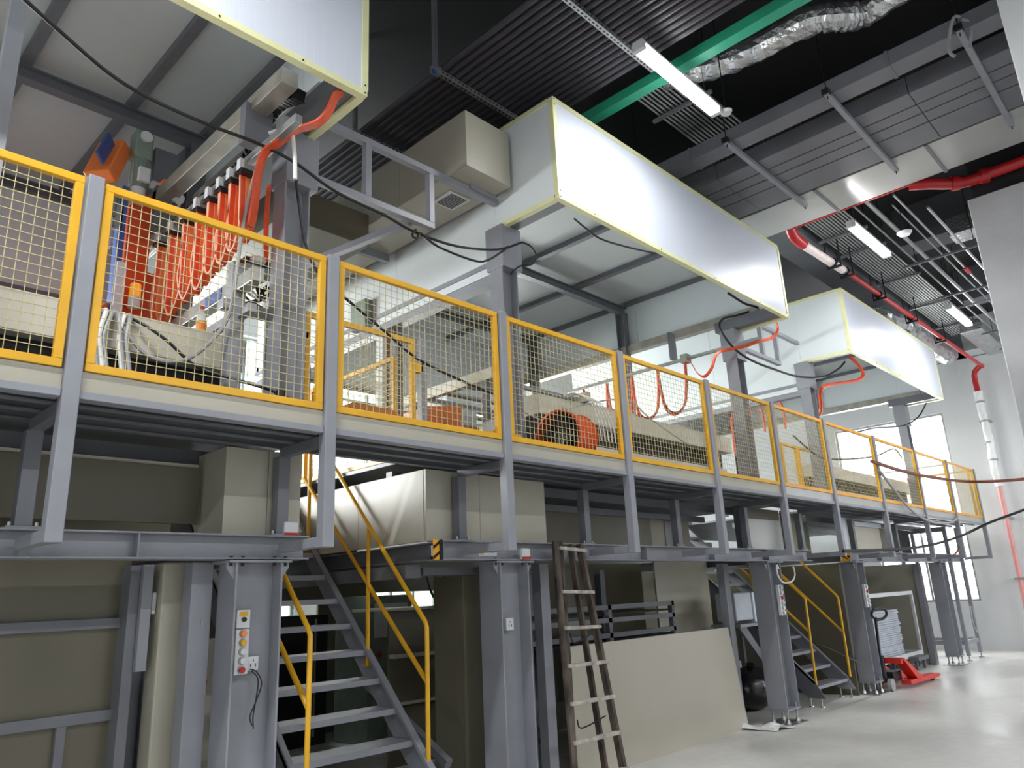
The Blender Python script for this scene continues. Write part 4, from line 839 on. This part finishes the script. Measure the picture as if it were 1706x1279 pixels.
for s_ in (-.12, .12): MB().box(cfc.x+.12+s_*.6-.03, cfc.x+.12+s_*.6+.03, cfc.y+.1-s_-.03, cfc.y+.1-s_+.03, 2.72, 2.76).build('foot', ORANGE, t)
# items on deck
t = thing('storage_tub', 'yellow-brown folded mat on a stack of packets left of the gate', 'tub', (3.1, 4.35, 2.72))
MB().box(2.75, 3.15, 4.15, 4.4, 2.72, 2.86).build('packets', CTRL, t, bevel=.01); MB().box(2.98, 3.17, 4.13, 4.149, 2.72, 2.85).build('side_card', YEL, t)
MB().prism([(2.7, 2.86), (3.2, 2.86), (3.12, 2.9), (2.78, 2.91)], 'y', 4.1, 4.42).build('cushion', mat('tan_cloth', (196, 128, 66), .8), t)
t = thing('power_tool', 'red and black power tool lying beside the guard post', 'tool', (2.3, 4.1, 2.72))
MB().box(2.12, 2.40, 4.05, 4.2, 2.72, 2.80).build('body', RED, t, bevel=.03); MB().cyl((2.25, 4.12, 2.80), (2.26, 4.12, 2.9), .035, n=12).build('handle', BLACK, t, smooth=True)
for x, l in ((3.68, 'brown cardboard box on deck left of the fan, left one'), (3.86, 'brown cardboard box on deck left of the fan, right one')):
    solo(MB().box(x-.085, x+.085, 4.1, 4.25, 2.72, 2.86 if x < 3.8 else 2.885), 'cardboard_box', CARD, l, 'box', bevel=.006)
t = thing('tool_crate', 'small crate of yellow and white tools between the post and the fan', 'crate', (4.25, 4.2, 2.72))
MB().box(4.12, 4.38, 4.12, 4.28, 2.72, 2.82).build('bin', CTRL, t, bevel=.006); MB().box(4.1, 4.42, 4.1, 4.3, 2.86, 2.885).build('yellow_lid', YELB, t, bevel=.004); MB().box(4.3, 4.37, 4.09, 4.12, 2.72, 2.80).build('yellow_can', YEL, t); MB().box(4.16, 4.24, 4.14, 4.26, 2.82, 2.86).build('black_tool', BLACK, t)
t = thing('dark_machine', 'dark motor block behind the fan under the tank cover end', 'machine', (4.95, 4.75, 2.72))
MB().box(4.75, 5.2, 4.6, 4.9, 2.95, 3.2).build('body', BLACKM, t, bevel=.01); MB().box(4.85, 4.92, 4.62, 4.7, 2.72, 2.95).build('leg', BLACKM, t); MB().box(5.08, 5.15, 4.62, 4.7, 2.72, 2.95).build('leg', BLACKM, t)
t = thing('orange_tub', 'orange bin standing behind the stair gate post', 'bin', (5.1, 6.1, 2.72))
MB().prism([(4.95, 2.72), (5.35, 2.72), (5.42, 3.66), (4.9, 3.58)], 'y', 5.9, 6.3).build('body', ORANGEL, t, bevel=.01)
t = thing('door_stack', 'tall narrow white, brown and grey panels standing behind the stair gate', 'panels', (3.9, 5.6, 2.72))
for k, (m_, x) in enumerate(((WHITEW, 4.12), (CARD, 4.2), (WHITEP, 4.3), (STEELD, 4.38))): MB().box(x, x+.05, 5.6+.05*k, 5.7+.05*k, 2.72, 4.1+.1*(k % 2)).build('panel', m_, t)
t = thing('blue_drum', 'dark blue drum with grey cabinet deep inside the middle enclosure', 'drum', (5.9, 6.6, 2.72))
MB().cyl((5.7, 6.9, 2.72), (5.7, 6.9, 3.78), .25, n=24).build('drum', mat('dark_navy', (30, 40, 66), .35), t, smooth=True); MB().box(6.0, 6.5, 6.8, 7.2, 2.72, 4.1).build('cabinet', WHITEW, t, bevel=.01)
t = thing('inner_machine', 'grey machine frame deep inside the middle enclosure', 'machine', (7.5, 6.8, 2.72))
MB().box(6.8, 8.9, 6.6, 7.4, 2.72, 3.7).build('body', STEELD, t, bevel=.01); MB().box(6.6, 8.9, 5.9, 6.0, 3.95, 4.05).build('bar', BAREMET, t); 
for x in (6.7, 7.7, 8.7): MB().box(x, x+.08, 5.92, 6.0, 2.72, 3.95).build('leg', STEELD, t)
solo(MB().box(4.46, 4.545, 6.38, 6.66, 4.52, 4.84), 'camera_bracket', GREENM, 'grey-green box fixed on the left side wall of the middle enclosure', 'bracket')
t = thing('conveyor_bar', 'pale conveyor frame running back inside the middle enclosure', 'conveyor', (6.5, 6, 3.8))
for x in (5.3, 6.9): MB().box(x, x+.08, 5.3, 8.6, 3.82, 3.94).build('side_rail', BEIGEL, t, bevel=.004)
for i in range(9): MB().cyl((5.38, 5.5+i*.35, 3.88), (6.9, 5.5+i*.35, 3.88), .03, n=10).build('roller', GALV, t, smooth=True)
for x in (5.31, 6.91):
    for y in (5.4, 8.4): MB().box(x, x+.06, y, y+.06, 2.72, 3.82).build('leg', STEELD, t)
# festoon B
t = thing('festoon_rail', 'thin galvanised cable rail inside the right side of the middle enclosure', 'rail', (8.9, 5.5, 4.66))
MB().box(8.86, 8.9, 3.95, 7.2, 4.66, 4.70).build('c_rail', GALV, t); MB().box(8.82, 8.94, 5.0, 5.1, 4.62, 4.74).build('trolley', GREENM, t)
MB().box(8.78, 8.92, 5.2, 5.24, 4.7, 5.1).build('drop_bar', STEELD, t)
solo(MB().ribbon([(9.33, 3.9, 5.03), (9.38, 3.9, 4.91), (9.28, 3.95, 4.78), (8.94, 4.0, 4.66), (8.68, 4.1, 4.56), (8.53, 4.3, 4.53), (8.7, 4.5, 4.55), (8.75, 4.6, 4.42), (8.71, 4.7, 4.31), (8.71, 4.8, 4.38), (8.76, 4.9, 4.55), (8.8, 5.0, 4.63)], (.3, .5, .8), .05, .012, 5), 'flat_cable', OCABLE, 'orange-red cable sagging from the right end of the middle hood', 'cable', smooth=True)
yb = [5.05, 5.5, 5.95, 6.4, 6.85]
for i in range(4):
    a, b = yb[i], yb[i+1]; zl = 3.92+.02*i
    t = thing('cable_loop', 'dark orange cable loop hanging inside the middle enclosure, %s from the fence' % ('first', 'second', 'third', 'fourth')[i], 'cable', (8.85, (a+b)/2, zl), 'cable loops inside the middle enclosure')
    for k in range(2): MB().tube([(8.84+.03*k, a, 4.64), (8.84+.03*k, a+.02, 4.3), (8.84+.03*k, a+.08, 4.02+.03*k), (8.84+.03*k, (a+b)/2, zl+.03*k), (8.84+.03*k, b-.08, 4.02+.03*k), (8.84+.03*k, b-.02, 4.3), (8.84+.03*k, b, 4.64)], .014, n=7, smooth=5).build('cable', mat('dark_orange_cable', (150, 66, 40), .5) if k and i == 0 else OCABLE, t, smooth=True)
solo(MB().tube([(12.0, 3.9, 5.05), (12.37, 3.9, 4.96), (12.63, 3.95, 4.87), (12.45, 4.0, 4.76), (11.95, 4.1, 4.65), (11.54, 4.2, 4.55), (11.57, 4.3, 4.46), (11.8, 4.4, 4.32), (11.97, 4.5, 4.24), (11.96, 4.6, 4.16)], .028, n=8, smooth=5), 'thick_cable', OCABLE, 'thick reddish cable curling below the far hood', 'cable', smooth=True)
for i in range(3): solo(MB().tube([(11.5+.0*i, 4.9+.35*i, 4.0), (11.5, 4.9+.35*i, 4.35), (11.5, 5.0+.35*i, 4.5), (11.5, 5.1+.35*i, 4.35), (11.5, 5.12+.35*i, 3.7)], .018, n=7), 'cable_loop', OCABLE, 'thin reddish cable arch in the far enclosure opening, %s from the post' % ('first', 'second', 'third')[i], 'cable', 'cable arches in the far enclosure opening', smooth=True)

# ================================================================== CABLES
def cable(pts, r, m_, label, k=5): return solo(MB().tube(pts, r, n=7, smooth=k), 'cable', m_, label, 'cable', smooth=True)
cable([(0.55, 3.6, 4.44), (0.73, 3.7, 4.43), (1.01, 3.85, 4.42), (1.27, 3.95, 4.44), (1.63, 4.05, 4.5), (2.0, 4.1, 4.55), (2.3, 4.15, 4.56), (2.64, 4.15, 4.46), (3.06, 4.15, 4.43), (3.35, 4.15, 4.39), (3.8, 4.15, 4.41), (4.33, 4.2, 4.57), (4.65, 4.2, 4.74)], .011, BLACK, 'long black cable strung across from the top left corner to the middle hood post')
cable([(3.37, 4.15, 4.41), (3.31, 4.12, 4.33), (3.36, 4.12, 4.32), (3.41, 4.14, 4.39), (3.6, 4.15, 4.34), (4.0, 4.15, 4.34), (4.18, 4.15, 4.41), (4.44, 4.2, 4.61)], .01, BLACK, 'black cable sagging below the long one, knotted near the frame')
cable([(4.65, 4.2, 4.75), (4.73, 4.15, 4.71), (4.76, 4.12, 4.62), (4.73, 4.15, 4.53), (4.61, 4.2, 4.49), (4.54, 4.25, 4.41)], .008, BLACK, 'black cable looped round the middle hood post')
cable([(2.33, 4.2, 4.57), (2.43, 4.2, 4.03), (2.49, 4.1, 3.76), (2.66, 4.1, 3.66), (3.1, 4.2, 3.52), (3.52, 4.3, 3.4), (4.12, 4.4, 3.34), (4.61, 4.5, 3.32)], .011, BLACK, 'black cable running down behind the stair gate panel')
cable([(4.61, 4.5, 3.32), (5.2, 4.55, 3.2), (5.6, 4.6, 3.35), (6.0, 4.65, 3.5), (6.7, 4.6, 3.65), (7.0, 4.5, 3.45), (7.6, 4.4, 3.2)], .009, GREYC, 'thin grey cable crossing above the orange fan')
for k in range(5): cable([(5.75+.02*k, 4.72, 3.57), (5.85+.03*k, 4.65, 3.6), (5.98+.05*k, 4.55, 3.5), (6.02+.06*k, 4.5, 3.3), (6.05+.06*k, 4.5, 3.1)], .006, WHITEC, 'thin pale wire fanning over the top of the orange drum, %s' % ('first', 'second', 'third', 'fourth', 'fifth')[k])
solo(MB().tube([(2.08, 4.1, 4.66), (2.17, 4.0, 4.7), (2.195, 4.0, 4.66), (2.22, 4.0, 4.5), (2.23, 4.0, 4.33)], .014, n=8), 'conduit_elbow', WHITEC, 'white bent conduit at the wide orange cable clamp', 'conduit', smooth=True)
cable([(2.18, 4.0, 4.67), (2.1, 4.18, 4.6), (2.08, 4.25, 4.46), (2.09, 4.36, 4.28), (2.07, 4.4, 3.99), (2.05, 4.4, 3.67), (2.06, 4.5, 3.45), (1.96, 4.55, 3.26), (1.85, 4.6, 3.15), (1.72, 4.65, 3.13), (1.61, 4.7, 3.19), (1.51, 4.75, 3.33), (1.48, 4.85, 3.47)], .013, GREYC, 'grey hose hanging in front of the orange loops down to the tank cover')
cable([(1.5, 4.9, 3.48), (1.61, 4.74, 3.38), (1.75, 4.68, 3.28), (1.93, 4.65, 3.14), (2.09, 4.5, 3.05), (2.29, 4.3, 2.95), (2.49, 4.2, 2.85), (2.61, 4.15, 2.8)], .01, BLACK, 'black hose running down over the left tank cover to the red tool')
cable([(5.22, 4.0, 5.11), (5.38, 4.0, 5.07), (5.62, 4.0, 5.03), (6.09, 4.0, 5.09), (6.64, 4.0, 5.19)], .01, BLACK, 'black cable sagging under the middle hood')
cable([(8.27, 4.0, 5.16), (8.69, 4.0, 5.13), (9.06, 4.0, 5.16), (8.89, 4.2, 5.08), (8.61, 4.28, 4.98), (8.48, 4.28, 4.82), (8.6, 4.2, 4.57), (8.85, 4.1, 4.42), (9.54, 4.1, 4.42), (10.57, 4.2, 4.53), (11.5, 4.2, 4.69), (11.93, 4.1, 4.87), (12.04, 4.0, 5.0)], .016, BLACK, 'black cable strung from the middle hood to the far hood')
cable([(12.3, 4.3, 3.95), (12.6, 4.2, 3.95), (13.6, 4.2, 4.15), (15.2, 4.2, 4.4), (15.9, 4.1, 4.65), (16.1, 3.95, 4.95)], .014, BLACK, 'black cable running to the right end of the far hood')
cable([(9.5, 3.96, 3.47), (9.87, 3.96, 3.35), (10.25, 3.96, 3.27), (10.87, 3.96, 3.29), (11.99, 3.96, 3.42), (12.71, 3.96, 3.54), (13.54, 3.96, 3.73), (13.87, 3.96, 3.61)], .012, BLACK, 'thin dark cable looping along the inside of the far guard panels')
cable([(11.98, 3.85, 3.35), (13.26, 3.84, 3.32), (14.56, 3.8, 3.32), (16.31, 3.7, 3.36), (16.26, 3.2, 3.28), (16.34, 2.6, 3.26), (16.45, 2.0, 3.3)], .028, BROWNC, 'long brown cable leaving the gallery guard toward the right edge')
cable([(10.27, 3.85, 1.99), (12.02, 3.82, 2.03), (13.78, 3.8, 2.11), (15.29, 3.65, 2.29), (15.56, 3.2, 2.5), (15.73, 2.6, 2.7), (15.95, 2.2, 2.91), (16.2, 1.6, 3.2)], .022, BLACK, 'long black cable rising from the beam toward the right edge')
cable([(12.21, 3.84, 3.24), (12.79, 3.84, 2.95), (13.51, 3.84, 2.66), (14.4, 3.84, 2.53), (15.5, 3.84, 2.55), (16.27, 3.86, 2.68)], .02, GREYC, 'steep grey cable drooping below the far guard panels')
cable([(16.7, 4.0, 2.5), (17.2, 4.1, 2.4), (17.4, 4.2, 2.2), (17.0, 4.2, 2.05), (16.5, 4.2, 1.95)], .018, BROWNC, 'short brown cable under the last guard post')

# ================================================================== GROUND ITEMS
# ladder
t = thing('wooden_ladder', 'old paint-spattered wooden step ladder leaning against the beam', 'ladder', (5.15, 4.15, 0))
Lf0, Lf1 = V(4.86, 4.12, 0), V(4.98, 4.28, 2.05); Rf0, Rf1 = V(5.52, 4.12, 0), V(5.3, 4.28, 2.03)
MB().tube([Lf0, Lf0.lerp(Lf1, .35)+V(.008, 0, 0), Lf0.lerp(Lf1, .7)-V(.006, 0, 0), Lf1], .033, n=10, smooth=6, jitter=.06).build('stile', OAK, t, smooth=True)
MB().tube([Lf0+V(.09, .1, 0), Lf0.lerp(Lf1, .4)+V(.075, .04, 0), Lf1+V(.06, .0, 0)], .027, n=10, smooth=6, jitter=.06).build('back_leg', OAK, t, smooth=True)
MB().bar(Rf0, Rf1, .035, .06).build('stile', OAK, t); MB().bar(Rf0+V(-.1, .12, 0), Rf1+V(-.08, .04, 0), .03, .05).build('back_leg', OAK, t)
for z in (.2, .48, .76, 1.04, 1.33, 1.62, 1.98):
    k = z/2.04; MB().bar(Lf0.lerp(Lf1, k)-V(.01, .03, 0), Rf0.lerp(Rf1, k)+V(.02, -.03, 0), .05, .028).build('rung', RUNGM, t, bevel=.004)
for z in (.6, 1.25): k = z/2.04; MB().tube([Lf0.lerp(Lf1, k)+V(.09, 0, .03), Lf0.lerp(Lf1, k)+V(.2, .05, -.05), Rf0.lerp(Rf1, k)+V(-.1, 0, .02)], .006, n=6).build('spreader', BLACKM, t)
t = thing('paint_pot', 'small red pot at the foot of the ladder', 'pot', (5.35, 4.35, 0)); MB().cyl((5.35, 4.35, 0), (5.35, 4.35, .16), .08, .09, n=20).build('pot', RED, t, smooth=True)
# leaning sheet
m = MB(); m.add([(5.6, 4.70, 0), (8.76, 4.70, 0), (8.72, 4.80, 1.13), (5.6, 4.80, 1.13), (5.6, 4.72, 0), (8.76, 4.72, 0), (8.72, 4.82, 1.13), (5.6, 4.82, 1.13)], [(0, 1, 2, 3), (7, 6, 5, 4), (0, 4, 5, 1), (1, 5, 6, 2), (2, 6, 7, 3), (3, 7, 4, 0)])
solo(m, 'loose_panel', mat('loose_beige_sheet', (178, 172, 158), .28, 0, .05, 1.0), 'large loose beige sheet leaning at floor level behind the ladder', 'panel')
# plastic sheet on floor
random.seed(4); m = MB(); nx, ny = 7, 8; vs = []; 
for i in range(nx+1):
    for j in range(ny+1): vs.append((8.66+i*.05-.01*j, 4.3+j*.055-.01*i, .012+.05*max(0, math.sin(i*.9)*math.cos(j*.8))+random.uniform(0, .012)))
m.add(vs, [(i*(ny+1)+j, (i+1)*(ny+1)+j, (i+1)*(ny+1)+j+1, i*(ny+1)+j+1) for i in range(nx) for j in range(ny)])
o = solo(m, 'plastic_sheet', PLASTW, 'crumpled white plastic sheet on the floor left of the far column', 'sheet'); md = o.modifiers.new('s', 'SOLIDIFY'); md.thickness = .004
t = thing('rubbish_bag', 'shiny black bag on the floor under the far stair', 'bag', (9.85, 5.1, 0)); MB().sphere((10.02, 5.28, .27), .4, n=32, sc=(1.0, .8, .68), jit=.035).build('bag', BAG, t, smooth=True); MB().cyl((10.0, 5.25, .5), (9.97, 5.22, .58), .03, .06, n=10).build('tied_neck', BAG, t, smooth=True)
t = thing('cardboard_box', 'brown cardboard box on a wooden block under the motor', 'box', (9.55, 5.5, 0)); MB().box(10.12, 10.5, 5.66, 5.88, .1, .95).build('box', CARD, t, bevel=.01); MB().box(10.1, 10.52, 5.64, 5.89, 0, .1).build('block', DARKIN, t)
t = thing('white_bags', 'stacked white sacks on the floor behind the far stair', 'sacks', (10.1, 5.7, 0))
for k in range(3): MB().box(10.64+.03*k, 11.4-.02*k, 6.05, 6.5, k*.17, k*.17+.165).build('sack', PLASTW, t, bevel=.05)
t = thing('pump_motor', 'grey wrapped motor unit with white end plate on a stand left of the far stair', 'motor', (10, 5.3, 0))
MB().box(9.72, 10.2, 5.2, 5.5, 1.15, 1.52).build('body', SHEET, t, bevel=.02); MB().box(10.2, 10.32, 5.18, 5.5, 1.12, 1.52).build('end_plate', WHITEP, t, bevel=.01); MB().box(9.7, 10.5, 5.15, 5.6, 1.07, 1.11).build('base', STEEL, t)
MB().prism([(9.75, 1.07), (9.95, 1.07), (10.5, .55), (10.5, .42)], 'y', 5.2, 5.24).build('brace', STEELD, t); MB().box(9.72, 9.78, 5.5, 5.56, 0, 1.07).build('leg', STEELD, t); MB().box(10.42, 10.48, 5.53, 5.59, 0, 1.07).build('leg', STEELD, t)
MB().tube([(10.3, 5.15, 1.3), (10.42, 5.12, 1.28), (10.5, 5.1, 1.15), (10.45, 5.1, 1.02), (10.3, 5.12, 1.0)], .03, n=8).build('black_hose', BLACK, t, smooth=True)
# pallet truck
t = thing('pallet_truck', 'red hand pallet truck with black handle parked beside the far column', 'pallet truck', (13.3, 4.4, 0))
for y in (4.2, 4.6):
    MB().prism([(12.85, .06), (14.2, .035), (14.32, .05), (14.28, .095), (12.95, .125), (12.85, .125)], 'y', y-.075, y+.075).build('fork', REDJ, t, bevel=.006)
    MB().prism([(12.64, .46), (12.72, .46), (13.45, .12), (13.2, .10)], 'y', y-.075, y+.075).build('frame_arm', REDJ, t, bevel=.004)
    MB().cyl((14.1, y-.03, .035), (14.1, y+.03, .035), .035, n=12).build('load_wheel', BLACK, t, smooth=True)
MB().box(12.6, 12.68, 4.14, 4.66, .38, .46).build('frame', REDJ, t)
MB().box(12.6, 12.95, 4.28, 4.52, .12, .26).build('hydraulic_block', BLACKM, t, bevel=.01)
for y in (4.3, 4.5): MB().cyl((12.5, y-.03, .09), (12.5, y+.03, .09), .09, n=18).cyl((12.5, y-.035, .09), (12.5, y+.035, .09), .03, n=10).build('steer_wheel', GREYC, t, smooth=True)
MB().cyl((12.52, 4.4, .12), (12.52, 4.4, .5), .05, n=14).build('pump', BLACKM, t, smooth=True)
MB().bar((12.50, 4.4, .45), (12.40, 4.33, 1.06), .05, .03).build('handle_shaft', BLACKM, t)
MB().tube([(12.40, 4.33, 1.02), (12.50, 4.25, 1.04), (12.55, 4.21, 1.10), (12.52, 4.22, 1.17), (12.44, 4.28, 1.19), (12.36, 4.33, 1.17), (12.34, 4.36, 1.10), (12.39, 4.34, 1.04)], .02, n=8).build('handle_loop', BLACK, t, smooth=True)
# cart with sheets
t = thing('sheet_cart', 'pale steel cart frame on black casters holding wrapped sheets', 'cart', (15.1, 5.2, 0))
for a in ((13.9, 16.3, 4.92, 4.97, .2, .29), (13.9, 16.3, 5.65, 5.7, .2, .29), (13.9, 13.96, 4.97, 5.65, .2, .29), (16.24, 16.3, 4.97, 5.65, .2, .29), (13.9, 16.3, 4.92, 4.97, 1.31, 1.38)): MB().box(*a).build('rail', CTRL, t, bevel=.003)
for x in (13.9, 16.24): MB().box(x, x+.06, 4.92, 4.97, .29, 1.31).build('post', CTRL, t, bevel=.003)
MB().box(13.96, 16.24, 4.97, 5.65, .23, .25).build('deck', GALV, t)
for x in (14.0, 16.1):
    for y in (5.0, 5.55): MB().cyl((x, y-.025, .08), (x, y+.025, .08), .08, n=16).box(x-.03, x+.03, y-.04, y+.04, .12, .2).build('caster', BLACK, t, smooth=True)
t = thing('sheet_stack', 'tall stack of white plastic-wrapped sheets on the cart', 'sheets', (14.8, 5.3, .25))
for k in range(24):
    dx = random.uniform(-.035, .035); dy = random.uniform(-.015, .015)
    MB().box(14.05+dx, 15.6+dx, 5.03+dy, 5.6+dy, .252+k*.034, .252+k*.034+.030).build('sheet', SHEET, t)
t = thing('plastic_glove', 'white plastic wisps hanging from the post behind the cart', 'plastic', (13.5, 5.65, 1.4)); 
for k in range(3): MB().tube([(13.42+.05*k, 5.66, 1.38), (13.4+.06*k, 5.66, 1.45), (13.41+.07*k, 5.66, 1.55)], .02, n=6).build('wisp', PLASTW, t, smooth=True)
solo(MB().box(15.4, 16.0, 4.75, 5.3, .16, .23).box(15.45, 15.5, 4.8, 4.85, 0, .16).box(15.9, 15.95, 4.8, 4.85, 0, .16).box(15.45, 15.5, 5.2, 5.25, 0, .16).box(15.9, 15.95, 5.2, 5.25, 0, .16), 'low_stand', STEELD, 'low dark steel stand right of the sheet cart', 'stand')
# end stand
t = thing('end_stand', 'tall pale grey steel stand with levelling feet by the end wall window', 'stand', (17.6, 4.7, 0))
for x, y in ((17.35, 4.42), (17.35, 5.3), (18.25, 4.42), (18.25, 5.3)):
    MB().box(x-.035, x+.035, y-.035, y+.035, .1, 2.6).build('leg', STEEL, t, bevel=.003); MB().cyl((x, y, 0), (x, y, .1), .012, n=8).cyl((x, y, 0), (x, y, .02), .05, n=12).build('levelling_foot', GALV, t)
for a in ((17.35, 18.25, 4.40, 4.44, .3, .38), (17.35, 18.25, 5.28, 5.32, .3, .38), (17.33, 17.37, 4.42, 5.3, .3, .38), (18.23, 18.27, 4.42, 5.3, .3, .38), (17.33, 17.37, 4.42, 5.3, 2.5, 2.6)): MB().box(*a).build('rail', STEEL, t)
inn = thing('lift_mast', 'pale lattice mast standing in front of the end wall window', 'mast', (17.6, 6.0, 0))
for x in (17.4, 17.9): MB().box(x-.03, x+.03, 5.97, 6.03, 0, 1.88).build('leg', SILVER, inn)
for k in range(5): MB().bar((17.4, 6.0, .3+.3*k), (17.9, 6.0, .6+.3*k if k % 2 else .3+.3*k), .02, .02).build('lattice_bar', SILVER, inn)
st = thing('steel_stair', 'farthest steel stair with yellow rail in front of the end wall window', 'stair', (16.9, 5.6, 0))
for x in (16.95, 17.25): MB().prism([(5.1, 0), (5.3, 0), (7.1, 1.85), (6.9, 1.85)], 'x', x, x+.015).build('stringer', STEEL, st)
for i in range(8): MB().box(16.965, 17.25, 5.3+.2*i, 5.5+.2*i, .25+.2*i, .26+.2*i).build('tread', SILVER, st)
MB().tube([(16.9, 5.15, 1.1), (16.9, 5.15, .2), (16.9, 5.15, 1.1), (16.9, 6.2, 1.85)], .022, n=8, smooth=1).build('handrail', YEL, st)
solo(MB().tube([(17.95, 4.38, .55), (17.85, 4.36, .8), (17.9, 4.36, 1.0), (18.05, 4.36, .9), (18.1, 4.36, .65), (18.0, 4.36, .5), (17.9, 4.36, .6)], .015, n=6), 'hose_coil', GREYC, 'coiled grey hose hanging on the end stand', 'hose', smooth=True)
